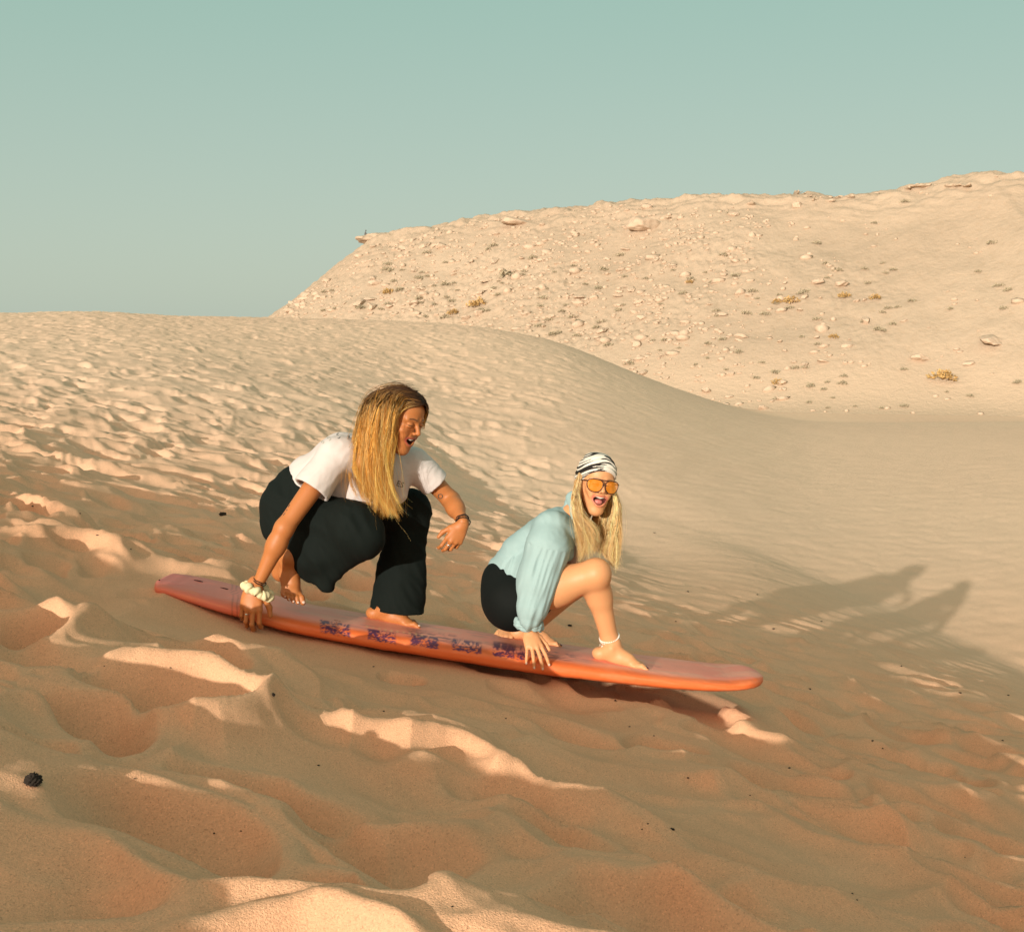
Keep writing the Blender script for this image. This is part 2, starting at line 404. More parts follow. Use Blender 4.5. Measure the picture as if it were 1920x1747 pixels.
def field(prims, h, lo=None, hi=None, warp=None, cuts=()):
    if lo is None:
        bs = [pbounds(p) for p in prims if not p['sub']]
        lo = np.min([q[0] for q in bs], 0) - 3 * h; hi = np.max([q[1] for q in bs], 0) + 3 * h
    lo, hi = V(lo), V(hi)
    n = np.ceil((hi - lo) / h).astype(int) + 1
    ax = [(lo[i] + h * np.arange(n[i])).astype(np.float32) for i in range(3)]
    G = np.full(n, .06, np.float32)
    for p in prims:
        a, b = pbounds(p); m = p['k'] + 3 * h + .012
        i0 = np.clip(np.floor((a - m - lo) / h).astype(int), 0, n); i1 = np.clip(np.ceil((b + m - lo) / h).astype(int) + 1, 0, n)
        if (i1 <= i0).any(): continue
        sl = tuple(slice(i0[i], i1[i]) for i in range(3))
        X, Y, Z = ax[0][sl[0]][:, None, None], ax[1][sl[1]][None, :, None], ax[2][sl[2]][None, None, :]
        d = pdist(p, X, Y, Z).astype(np.float32); g = G[sl]; k = max(p['k'], 1e-4)
        if p['sub']:
            w = np.clip(.5 - .5 * (g + d) / k, 0, 1); G[sl] = g + (-d - g) * w + k * w * (1 - w)
        else:
            w = np.clip(.5 + .5 * (g - d) / k, 0, 1); G[sl] = g + (d - g) * w - k * w * (1 - w)
    if warp is not None or cuts:
        X, Y, Z = ax[0][:, None, None], ax[1][None, :, None], ax[2][None, None, :]
        if warp is not None:
            I = np.nonzero(np.abs(G) < .03)
            G[I] += warp(ax[0][I[0]], ax[1][I[1]], ax[2][I[2]]).astype(np.float32)
        for c_, nrm in cuts:               # keep the side the normal points away from
            nrm = unit(nrm); G = np.maximum(G, (X - c_[0]) * nrm[0] + (Y - c_[1]) * nrm[1] + (Z - c_[2]) * nrm[2])
    return G, lo, h
def surf(G, lo, h):
    """surface nets"""
    n = np.array(G.shape); ins = G < 0; offs = np.array([n[1] * n[2], n[2], 1])
    cells_, pts, quads = [], [], []
    Gf = G.ravel()
    E = []
    for axn in range(3):
        sl0 = [slice(0, -1) if i == axn else slice(1, -1) for i in range(3)]; sl1 = [slice(1, None) if i == axn else slice(1, -1) for i in range(3)]
        cr = ins[tuple(sl0)] != ins[tuple(sl1)]
        I = np.array(np.nonzero(cr)).T
        I = I + np.array([0 if i == axn else 1 for i in range(3)])
        id0 = I @ offs; a = Gf[id0]; b = Gf[id0 + offs[axn]]; t = a / (a - b)
        p = I.astype(np.float32); p[:, axn] += t
        u, w = (axn + 1) % 3, (axn + 2) % 3
        c = [id0, id0 - offs[u], id0 - offs[u] - offs[w], id0 - offs[w]]
        for q in c: cells_.append(q); pts.append(p)
        q = np.stack(c, 1); fl = a < 0
        q[fl] = q[fl][:, ::-1]
        quads.append(q)
    cells_ = np.concatenate(cells_); pts = np.concatenate(pts); quads = np.concatenate(quads)
    uq, inv = np.unique(cells_, return_inverse=True)
    cnt = np.bincount(inv); v = np.stack([np.bincount(inv, pts[:, i]) / cnt for i in range(3)], 1)
    f = np.searchsorted(uq, quads)
    return v * h + lo, f[:, ::-1]
def solid(prims, h, **kw): return surf(*field(prims, h, **kw))
def join(parts):
    vs, fs, n = [], [], 0
    for v, f in parts: vs.append(v); fs.append(f + n); n += len(v)
    ks = sorted({f.shape[1] for f in fs})
    return np.concatenate(vs), [np.concatenate([f for f in fs if f.shape[1] == k]) for k in ks]
def crom(p, n):
    p = np.asarray(p, float); q = np.concatenate([[2 * p[0] - p[1]], p, [2 * p[-1] - p[-2]]])
    t = np.linspace(0, len(p) - 1 - 1e-6, n); i = t.astype(int); f = (t - i)[:, None]
    a, b, c, d = q[i], q[i + 1], q[i + 2], q[i + 3]
    return .5 * (2 * b + (c - a) * f + (2 * a - 5 * b + 4 * c - d) * f**2 + (3 * b - a - 3 * c + d) * f**3)
def tube(pts, r, sides=6, closed=False):
    pts = np.asarray(pts, float); n = len(pts); r = np.broadcast_to(r, (n,))
    tg = np.roll(pts, -1, 0) - np.roll(pts, 1, 0) if closed else np.gradient(pts, axis=0)
    tg /= np.linalg.norm(tg, axis=1, keepdims=True) + 1e-12
    ref = np.where(np.abs(tg[:, 2:3]) > .9, np.array([[1., 0, 0]]), np.array([[0, 0, 1.]]))
    a = np.cross(tg, ref); a /= np.linalg.norm(a, axis=1, keepdims=True); b = np.cross(tg, a)
    th = np.arange(sides) * 2 * np.pi / sides
    v = pts[:, None] + r[:, None, None] * (np.cos(th)[None, :, None] * a[:, None] + np.sin(th)[None, :, None] * b[:, None])
    v = v.reshape(-1, 3); m = n if closed else n - 1
    i = np.arange(m)[:, None] * sides; j = ((np.arange(m) + 1) % n)[:, None] * sides; k = np.arange(sides)[None]; k2 = (k + 1) % sides
    f = np.stack([i + k, i + k2, j + k2, j + k], -1).reshape(-1, 4)
    return v, f
def ball(c, r, M=None, nu=16, nv=10):
    th = np.linspace(0, np.pi, nv); ph = np.arange(nu) * 2 * np.pi / nu
    p = np.stack([np.outer(np.sin(th), np.cos(ph)), np.outer(np.sin(th), np.sin(ph)), np.outer(np.cos(th), np.ones(nu))], -1).reshape(-1, 3)
    p = p * V(r) if np.ndim(r) else p * r
    if M is not None: p = p @ M.T
    i = np.arange(nv - 1)[:, None] * nu; k = np.arange(nu)[None]; k2 = (k + 1) % nu
    return p + V(c), np.stack([i + k, i + nu + k, i + nu + k2, i + k2], -1).reshape(-1, 4)
def ellipse_ring(c, ax1, ax2, r, tr, n=28, wob=0, sides=6, seed=0):
    t = np.arange(n) * 2 * np.pi / n
    p = V(c) + np.outer(np.cos(t), ax1) * r[0] + np.outer(np.sin(t), ax2) * r[1]
    if wob: p = p + wob * np.stack([np.sin(3 * t + seed), np.cos(2 * t + seed), np.sin(5 * t + seed)], 1)
    return tube(p, tr, sides, True)
def part(name, geo, mat, parent, label=None, colr=None, smooth=True):
    v, f = geo; o = D.objects.new(name, mesh_np(name, v, f, smooth)); col.objects.link(o)
    if colr is not None: set_col(o.data, colr)
    o.data.materials.append(mat); o.parent = parent
    if parent is not None:
        o.matrix_parent_inverse = Matrix.Translation(-Vector(parent.location))
    if label: o['label'] = label
    return o
def root(name, loc, label, cat, group=None):
    o = D.objects.new(name, None); col.objects.link(o); o.location = [float(q) for q in loc]; o.empty_display_size = .1
    return tag(o, label, cat, group)
def n3(x, y, z, s=0):
    return noise(x + .37 * z, y - .61 * z, s) + noise(y + 5.2 + .3 * x, z * 1.05 + .4 * x, s + 3)

# ---------------------------------------------------------------- body pieces in local metres
def hand(side, curl, spread, thumb=.3, s=.93, cup=0.):
    """x: towards the thumb, y: along the fingers, z: back of the hand"""
    P_ = []; kn = [(.030, .084), (.0095, .089), (-.011, .084), (-.029, .074)]
    ln = [(.043, .026, .020), (.047, .029, .021), (.043, .027, .020), (.034, .020, .018)]; rr = [.0088, .0090, .0085, .0076]
    tips = []
    for i, ((kx, ky), L, r) in enumerate(zip(kn, ln, rr)):
        a = V(kx * .45, .008, 0); b = V(kx, ky, -.004 * abs(i - 1.3) - cup * abs(i - 1.3))
        P_.append(cap(a * side1(side), b * side1(side), .0145, .0108, .012))
        ang = spread * (1.25 - i) * 1.0; pt = b; bend = 0
        for j, l in enumerate(L):
            bend += curl[i][j]
            dv = V(math.sin(ang) * math.cos(bend), math.cos(ang) * math.cos(bend), -math.sin(bend))
            q = pt + dv * l
            P_.append(cap(pt * side1(side), q * side1(side), r * (1 - .10 * j), r * (1 - .10 * (j + 1)), .0035 if j else .005))
            pt = q
        tips.append((pt, dv, ang, bend))
    t0 = V(.016, .014, -.004); t1 = V(.036 + .008 * thumb, .040, -.010); t2 = t1 + V(.016 + .012 * thumb, .030, -.006 - .01 * (1 - thumb)); t3 = t2 + V(.004 + .008 * thumb, .026, -.006)
    for a, b, ra, rb in ((t0, t1, .015, .0125), (t1, t2, .0118, .0098), (t2, t3, .0095, .0080)): P_.append(cap(a * side1(side), b * side1(side), ra, rb, .006))
    P_.append(ell(V(.002, .045, -.002), V(.034, .042, .013), .012))
    P_.append(cap(V(0, -.008, 0), V(0, .014, 0), .0215, .021, .014))
    return P_, s, [(q[0] * side1(side), q[1] * side1(side), q[3]) for q in tips]
def side1(s): return np.array([s, 1, 1])
def foot(side, toes=.0, s=.95):
    """x: inner side (big toe), y: towards the toes, z: up; origin at the ankle joint, sole at z = -.075"""
    Q = [ell(V(0, -.045, -.047), V(.030, .036, .029), .02), cap(V(0, 0, .012), V(0, -.006, -.02), .032, .033, .02), cap(V(0, -.005, -.02), V(.006, .075, -.043), .034, .027, .025),
         cap(V(.004, .05, -.048), V(.012, .118, -.058), .027, .018, .02), cap(V(-.008, .03, -.055), V(-.022, .108, -.062), .022, .014, .02),
         ell(V(.0, .108, -.060), V(.041, .026, .015), .015), ell(V(0, -.008, -.075), V(.2, .2, .0001), .0) if 0 else ell(V(0, .03, -.055), V(.028, .05, .02), .02),
         ell(V(.030, 0, -.008), V(.010, .012, .012), .012), ell(V(-.030, -.006, -.014), V(.010, .012, .012), .012)]
    tp = []
    for i, (x0, x1, y1, r) in enumerate([(.026, .030, .158, .0115), (.009, .010, .156, .0082), (-.006, -.007, .150, .0076), (-.019, -.022, .141, .0072), (-.031, -.035, .128, .0068)]):
        a = V(x0, .112, -.060); m = V((x0 + x1) / 2, (.112 + y1) / 2 + .004, -.056 + toes * .01); b = V(x1, y1, -.066 + toes * .016)
        Q += [cap(a, m, r * 1.05, r, .006), cap(m, b, r, r * .92, .003)]; tp.append((b, r))
    for q in Q:
        for k in ('a', 'b', 'c'):
            if k in q: q[k] = q[k] * side1(side)
    return Q, s, [(b * side1(side), r) for b, r in tp]
def head_prims(open_=1.0, smile=1.0, wd=.0285):
    """x: right of the picture when the face looks at us is -x ...; y: forward, z: up; origin between the ears"""
    j = .012 * open_
    H = [ell(V(0, -.014, .038), V(.073, .090, .080), .02), ell(V(0, .040, .056), V(.052, .046, .046), .03), ell(V(0, .026, .030), V(.062, .058, .062), .02),
         ell(V(0, .030, -.030 - j * .5), V(.055, .052, .070 + j), .025), ell(V(0, .058, -.095 - j * 1.6), V(.019, .022, .019), .03)]
    for s in (-1, 1):
        H += [cap(V(s * .052, -.004, -.035), V(s * .016, .056, -.093 - j * 1.5), .016, .012, .03),
              ell(V(s * .040, .062, -.022), V(.021, .018, .017), .02),
              cap(V(s * .014, .083, .026), V(s * .044, .070, .025), .009, .009, .014),
              ell(V(s * .075, -.006, -.006), V(.008, .019, .030), .006), ]
    for s in (-1, 1):
        H += [ell(V(s * .030, .098, .007), V(.017, .016, .012), .012, sub=True),
              ell(V(s * .030, .078, .0095), V(.0155, .0125, .0085), .003), ell(V(s * .030, .0775, .0005), V(.0150, .0115, .0060), .003)]
    H += [cap(V(0, .082, .020), V(0, .106, -.016), .0078, .0085, .010), ell(V(0, .107, -.020), V(.0088, .0090, .0080), .006)]
    for s in (-1, 1): H += [ell(V(s * .0115, .097, -.024), V(.0062, .009, .0065), .005), ell(V(s * .0065, .103, -.0325), V(.0036, .0045, .0035), .002, sub=True)]
    # lips round the open mouth, corners drawn out and up
    oh = .006 + .0165 * open_; zc = -.053 - .010 * open_
    t = np.linspace(0, 2 * np.pi, 33)
    H.append(ell(V(0, .064, zc), V(.034, .026, .026 + oh * .4), .02))
    H.append(ell(V(0, .094, zc), V(wd - .003, .045, oh), .004, sub=True))
    ring = [V(wd * math.cos(a), .0885 - 16.0 * (wd * math.cos(a))**2, zc + oh * math.sin(a) * (1.0 if math.sin(a) > 0 else 1.1) + smile * 9. * (wd * math.cos(a))**2 - .003) for a in t]
    for a, b in zip(ring[:-1], ring[1:]): H.append(cap(a, b, .0034, .0034, .003))
    for s in (-1, 1): H.append(cap(V(s * .019, .088, -.030), V(s * .037, .079, zc + .004), .0022, .0016, .007, sub=True))
    for s in (-1, 1):                      # smile folds lift the cheeks
        H.append(ell(V(s * .035, .068, -.042), V(.014, .012, .016), .012))
    return H, dict(mouth=V(0, .080, zc), oh=oh, wd=wd, eyes=[V(-.030, .0765, .0065), V(.030, .0765, .0065)])
def face_paint(v, o, M, s, skin, lip, brow, info, lip_r=.0050):
    """skin colour, with lips, brows and rosier cheeks and nose"""
    l = ((v - o) @ M) / s; c = np.tile(V(skin), (len(v), 1))
    def blend(w, k): c[:] = c * (1 - w[:, None]) + V(k) * w[:, None]
    x, y, z = l.T; ax = np.abs(x)
    rose = np.exp(-((ax - .040)**2 + (z + .028)**2) / .018**2) * (y > .02)
    blend(rose * .30, V(skin) * V(1.02, .74, .66))
    blend(np.exp(-(x**2 + (z + .020)**2) / .010**2) * (y > .09) * .3, V(skin) * V(1.02, .78, .7))
    rr = np.sqrt((x / info['wd'])**2 + ((z - info['mouth'][2] + .003 - 9 * x * x) / (info['oh'])) ** 2)
    dist = np.abs(rr - 1) * info['oh']
    blend((np.clip(1.3 - dist / lip_r, 0, 1)) * (y > .06) * (rr > .9), lip)
    blend(((rr < .92) & (y > .03) & (y < .083)).astype(float), V(.10, .025, .02))
    bz = .0275 + .004 * np.exp(-((ax - .030) / .014)**2)
    blend(np.clip(1.4 - np.abs(z - bz) / .0032, 0, 1) * np.clip((ax - .011) / .004, 0, 1) * np.clip((.049 - ax) / .006, 0, 1) * (y > .05) * .95, brow)
    ez = .0165 - 9 * (ax - .030)**2 - .004
    blend(np.clip(1.5 - np.abs(z - .0048) / .0018, 0, 1) * (np.abs(ax - .030) < .0135) * (y > .07) * .9, V(.03, .015, .01))
    return c
def fibres(guides, n, rad, spread, wave, seed, tip=.12, npt=20, lenvar=.25, depth=V(0, 1, 0), roots=0., cols=None):
    """hair: strands blended between neighbouring guide curves"""
    rg = np.random.default_rng(seed); K = 12
    G_ = np.array([crom(g, K * 2) for g in guides]); ng = len(G_)
    vs, fs, cs, nv = [], [], [], 0
    clump = rg.normal(size=(60, 3)); cc = rg.normal(size=(60, 3))
    for i in range(n):
        q = rg.uniform(0, ng - 1 - 1e-6); a = int(q); f = q - a
        g = G_[a] * (1 - f) + G_[a + 1] * f
        L = 1 - lenvar * rg.uniform()**2; g = crom(g, npt); t = np.linspace(0, L, npt)
        g = np.stack([np.interp(t, np.linspace(0, 1, npt), g[:, k]) for k in range(3)], 1)
        cl = int(q / (ng - 1) * 59 + rg.normal() * .8) % 60
        u = t[:, None]
        off = rg.normal(size=3) * spread * (.45 + .35 * u) + clump[cl] * spread * 1.9 * u**1.2
        ph = cc[cl] * 3 + rg.normal(size=3) * .22
        fr = 9 + 2 * cc[cl][0]
        g = g + off + wave * u * np.stack([np.sin(fr * t + ph[0]), np.sin(fr * .8 * t + ph[1]), .4 * np.sin(fr * t + ph[2])], 1) + depth * rg.uniform(-1, 1) * .012
        r = rad * rg.uniform(.6, 1.3) * np.clip(1.15 - t / L, tip, 1)
        v, fc = tube(g, r, 3); vs.append(v); fs.append(fc + nv); nv += len(v)
        cs.append(np.repeat(np.clip(cols(t / 1.0, rg) * (1 + .34 * np.tanh(cc[cl][1])), 0, .9), 3, 0))
    return np.concatenate(vs), np.concatenate(fs), np.concatenate(cs)

def m_attr(name, rough=.6, sss=0., spec=.3, bumps_=None, sheen=0., coat=0.):
    m, n, b = nodes(name); a = n.nodes.new('ShaderNodeAttribute'); a.attribute_name = 'Col'
    n.links.new(a.outputs['Color'], b.inputs['Base Color']); b.inputs['Roughness'].default_value = rough; b.inputs['Specular IOR Level'].default_value = spec
    if sss: b.inputs['Subsurface Weight'].default_value = sss; b.inputs['Subsurface Radius'].default_value = (1, .35, .18); b.inputs['Subsurface Scale'].default_value = .006
    if bumps_:
        t = tex(n, 'Noise', bumps_[0], coord(n), Detail=4, Roughness=.6); bump(n, b, t.outputs[0], bumps_[1], bumps_[2])
    return m, n, b
def m_plain(name, c, rough=.6, spec=.3, metal=0., nscale=None, nstr=.3, ndist=.002, vary=0.):
    m, n, b = nodes(name); b.inputs['Base Color'].default_value = (*c, 1); b.inputs['Roughness'].default_value = rough
    b.inputs['Specular IOR Level'].default_value = spec; b.inputs['Metallic'].default_value = metal
    if nscale:
        co = coord(n); t = tex(n, 'Noise', nscale, co, Detail=5, Roughness=.6); bump(n, b, t.outputs[0], nstr, ndist)
        if vary:
            t2 = tex(n, 'Noise', nscale * .2, co, Detail=4)
            n.links.new(ramp(n, t2.outputs[0], [(.3, tuple(q * (1 - vary) for q in c)), (.7, tuple(min(1, q * (1 + vary)) for q in c))]), b.inputs['Base Color'])
    return m
MSKIN = m_attr('skin', .5, .12, .35, (420, .12, .0006))[0]
MHAIR = m_attr('hair', .55, 0, .25)[0]
MTEETH = m_plain('teeth', (.78, .74, .66), .25, .5)
MTONG = m_plain('tongue', (.50, .16, .14), .4, .5, nscale=300, nstr=.2)
MEYE = m_attr('eyeball', .15, 0, .6)[0]
MNAIL = m_plain('nail_polish_pale', (.58, .42, .34), .2, .5)
MNAILD = m_plain('nail_polish_dark', (.10, .012, .02), .2, .5)
MSILVER = m_plain('silver', (.75, .74, .72), .25, .5, 1.)
MCORD = m_plain('black_cord', (.015, .012, .012), .7, .2, nscale=900)

# ---------------------------------------------------------------- the board
J = P
def build_board():
    near = [(292, 1103), (330, 1116), (400, 1140), (480, 1164), (560, 1189), (700, 1217), (860, 1243), (1000, 1266), (1100, 1278), (1200, 1289), (1300, 1298), (1360, 1297), (1400, 1293), (1436, 1280)]
    fard = [(296, 1076), (330, 1073), (400, 1087), (480, 1106), (560, 1127), (700, 1149), (860, 1173), (1000, 1194), (1100, 1208), (1200, 1221), (1300, 1233), (1360, 1240), (1400, 1246), (1436, 1255)]
    hw0 = .228
    nx = 760; nw = 120
    pxs = np.linspace(303, 1431, nx); e = (pxs - 303) / (1431 - 303)
    # outline: rounded tail and nose
    hw = hw0 * (1 - np.clip((.16 - e) / .16, 0, 1)**2.4 * .26) * (1 - np.clip((e - .80) / .20, 0, 1)**3.2 * .38)
    hw = hw * np.sqrt(np.clip(1 - np.clip((.020 - e) / .020, 0, 1)**2.6, 0, 1)) * np.sqrt(np.clip(1 - np.clip((e - .955) / .045, 0, 1)**2.2, 1e-4, 1)); hw = np.maximum(hw, .002)
    roll = -.05
    zb = np.array([ray(p, np.interp(p, [q[0] for q in near], [q[1] for q in near]))[1] for p in pxs]) * (5 - hw * .80)
    zt = np.array([ray(p, np.interp(p, [q[0] for q in fard], [q[1] for q in fard]))[1] for p in pxs]) * (5 + hw * .9)
    zb = zb + roll * hw * .8; zt = zt - roll * hw * .9   # bring both to the centre line
    k = np.ones(41) / 41
    sm = lambda a: np.convolve(np.pad(a, 20, mode='edge'), k, 'valid')
    zb, zt = sm(zb), sm(zt)
    th = np.clip(zt - zb, .052, .12); zt = zb + th
    endr = np.sqrt(np.clip(1 - np.clip((.012 - e) / .012, 0, 1)**2, 0, 1)) * np.sqrt(np.clip(1 - np.clip((e - .975) / .025, 0, 1)**2, .0, 1))
    zm = (zb + zt) / 2; hh = (zt - zb) / 2 * np.maximum(endr, .05)
    xs = np.array([ray(p, 1180)[0] for p in pxs]) * 5.0
    ph = np.linspace(0, 2 * np.pi, nw, endpoint=False)
    cx = np.sign(np.cos(ph)) * np.abs(np.cos(ph))**.55; cz = np.sign(np.sin(ph)) * np.abs(np.sin(ph))**.70
    v = np.zeros((nx, nw, 3))
    v[..., 0] = xs[:, None]
    v[..., 1] = 5 + hw[:, None] * cx
    v[..., 2] = zm[:, None] + hh[:, None] * cz + roll * hw[:, None] * cx
    X, W = v[..., 0], v[..., 1]
    v[..., 2] += .0022 * noise(X * 9, W * 14, 201) + .0012 * noise(X * 30, W * 40, 203)
    idx = np.arange(nx * nw).reshape(nx, nw)
    f = np.stack([idx[:-1], idx[1:], np.roll(idx, -1, 1)[1:], np.roll(idx, -1, 1)[:-1]], -1).reshape(-1, 4)
    W0 = v[..., 1].copy()
    # colours: worn pink deck, orange rails
    tz = cz[None] + 0 * X; yl_ = W - 5
    top = sstep(.70, .98, tz + .12 * noise(X * 4, W * 5, 205))
    rail = V(.66, .135, .034); deck = V(.82, .27, .185)
    c = rail * (1 - top[..., None]) + deck * top[..., None]
    def bl(w, k_): c[:] = c * (1 - w[..., None]) + V(k_) * w[..., None]
    ee = e[:, None] + 0 * W
    bl(sstep(.22, .02, ee) * .75 * (tz > -.6), V(.58, .16, .12)) if 0 else bl((1 - sstep(.10, .20, ee)) * .8, V(.62, .17, .125))
    bl((1 - sstep(.0, .12, ee)) * top * .5, V(.55, .09, .08))
    bl(sstep(.84, .92, ee + .02 * noise(X * 8, W * 8, 207)) * .6 * top, V(.62, .17, .12))
    bl(np.clip(fbm(X * 3.0, W * 9, 209, 4) * 1.6, 0, .32) * top * sstep(.12, .3, ee), V(.66, .40, .27))       # sand dust on the deck
    bl(np.clip(fbm(X * 5.0 + 7, W * 22, 211, 4) * 2.2 - .25, 0, .35) * top * sstep(.25, .35, ee) * (1 - sstep(.8, .9, ee)), V(.30, .14, .13))
    bl(np.clip(fbm(X * 6, cz[None] * 2 + X * 2, 213, 4) * 1.2, 0, .35) * (1 - top), V(.72, .22, .09))
    # faded printed patches along the near rail
    pxg = 960 + (pxs[:, None] - 960) * 5 / W0
    near_side = (cx[None] < 0) & (tz > -.2)
    tzz = tz
    for (a, b_, lo_, hi_, st_) in [(601, 656, .15, .93, 1.), (690, 741, .20, .90, .95), (770, 822, .32, .95, .85), (848, 902, .45, .97, .8), (924, 985, .5, .99, .75)]:
        n1 = .7 * fbm(X * 30, tz * 4.2 + 3, 215, 3) + .75 * fbm(X * 95, tz * 11 + 3, 221, 3) + .16; dr = noise(X * 60, X * 0 + 3, 217) * .22
        w = sstep(a - 3, a + 2, pxg) * (1 - sstep(b_ - 2, b_ + 3, pxg)) * sstep(lo_ + dr - .06, lo_ + dr + .06, tzz) * (1 - sstep(hi_, hi_ + .03, tzz)) * near_side
        bl(w * np.clip(n1 * 3.2 * st_ + .35, 0, 1) * .93, V(.055, .018, .075))
    for (a, b_) in [(940, 1000), (770, 840), (1010, 1060)]:                                                     # dark scuffs on the deck
        w = sstep(a - 20, a, pxg) * (1 - sstep(b_, b_ + 30, pxg)) * top * (yl_ < -.02) * np.clip(fbm(X * 14, W * 40, 219, 4) * 3 + .1, 0, 1)
        bl(w * .8, V(.10, .035, .05))
    # crease lines across the tail end and dents
    for a in (437, 446): bl(np.exp(-((pxg + 4 * noise(W * 6, W * 0, a) - a) / 1.3)**2) * .55, V(.20, .05, .03))
    # little pale tick marks above the patches
    tk = ((np.sin(pxg * .55) > .35) & (pxg > 680) & (pxg < 800)) * near_side * np.exp(-((tz - .955) / .018)**2)
    bl(tk * .7, V(.72, .42, .22))
    caps_ = []
    n0 = nx * nw; vv = np.concatenate([v.reshape(-1, 3), [v[0].mean(0)], [v[-1].mean(0)]])
    k_ = np.arange(nw)
    t1 = np.stack([k_, (k_ + 1) % nw, np.full(nw, n0)], -1); t2 = np.stack([(k_ + 1) % nw + (nx - 1) * nw, k_ + (nx - 1) * nw, np.full(nw, n0 + 1)], -1)
    cc = np.concatenate([c.reshape(-1, 3), [c[0, 0]], [c[-1, 0]]])
    return (vv, [t1, t2, f[:, ::-1].copy()]), cc, dict(xs=xs, zt=zt, zb=zb, hw=hw, roll=roll)
BG, BC, BI = build_board()
def deck_z(x, y): return float(np.interp(x, BI['xs'], BI['zt']) + BI['roll'] * (y - 5))
board = root('foam_surfboard', (float(BI['xs'][380]), 5, float(BI['zb'][380])), 'long worn orange foam surfboard with faded purple patches, under both crouching women', 'surfboard')
mb, nb_, bb = m_attr('worn_foam_board', .48, 0, .35, (60, .25, .004))
bo = part('foam_body', BG, mb, board, colr=BC)
MSL = m_plain('dark_gap', (.02, .006, .006), .9)
part('leash_slot', ball(J(299, 1095, 4.905), V(.006, .012, .020), None, 12, 8), MSL, board)
for q_, w_ in ((J(372, 1091, 5.05), .022), (J(420, 1099, 5.02), .020)):
    q_[2] = deck_z(q_[0], q_[1]) + .001; part('slit', ball(q_, V(w_, .005, .0025), frame(V(.16, 1, 0), V(.165, 0, 1)), 12, 6), MSL, board)

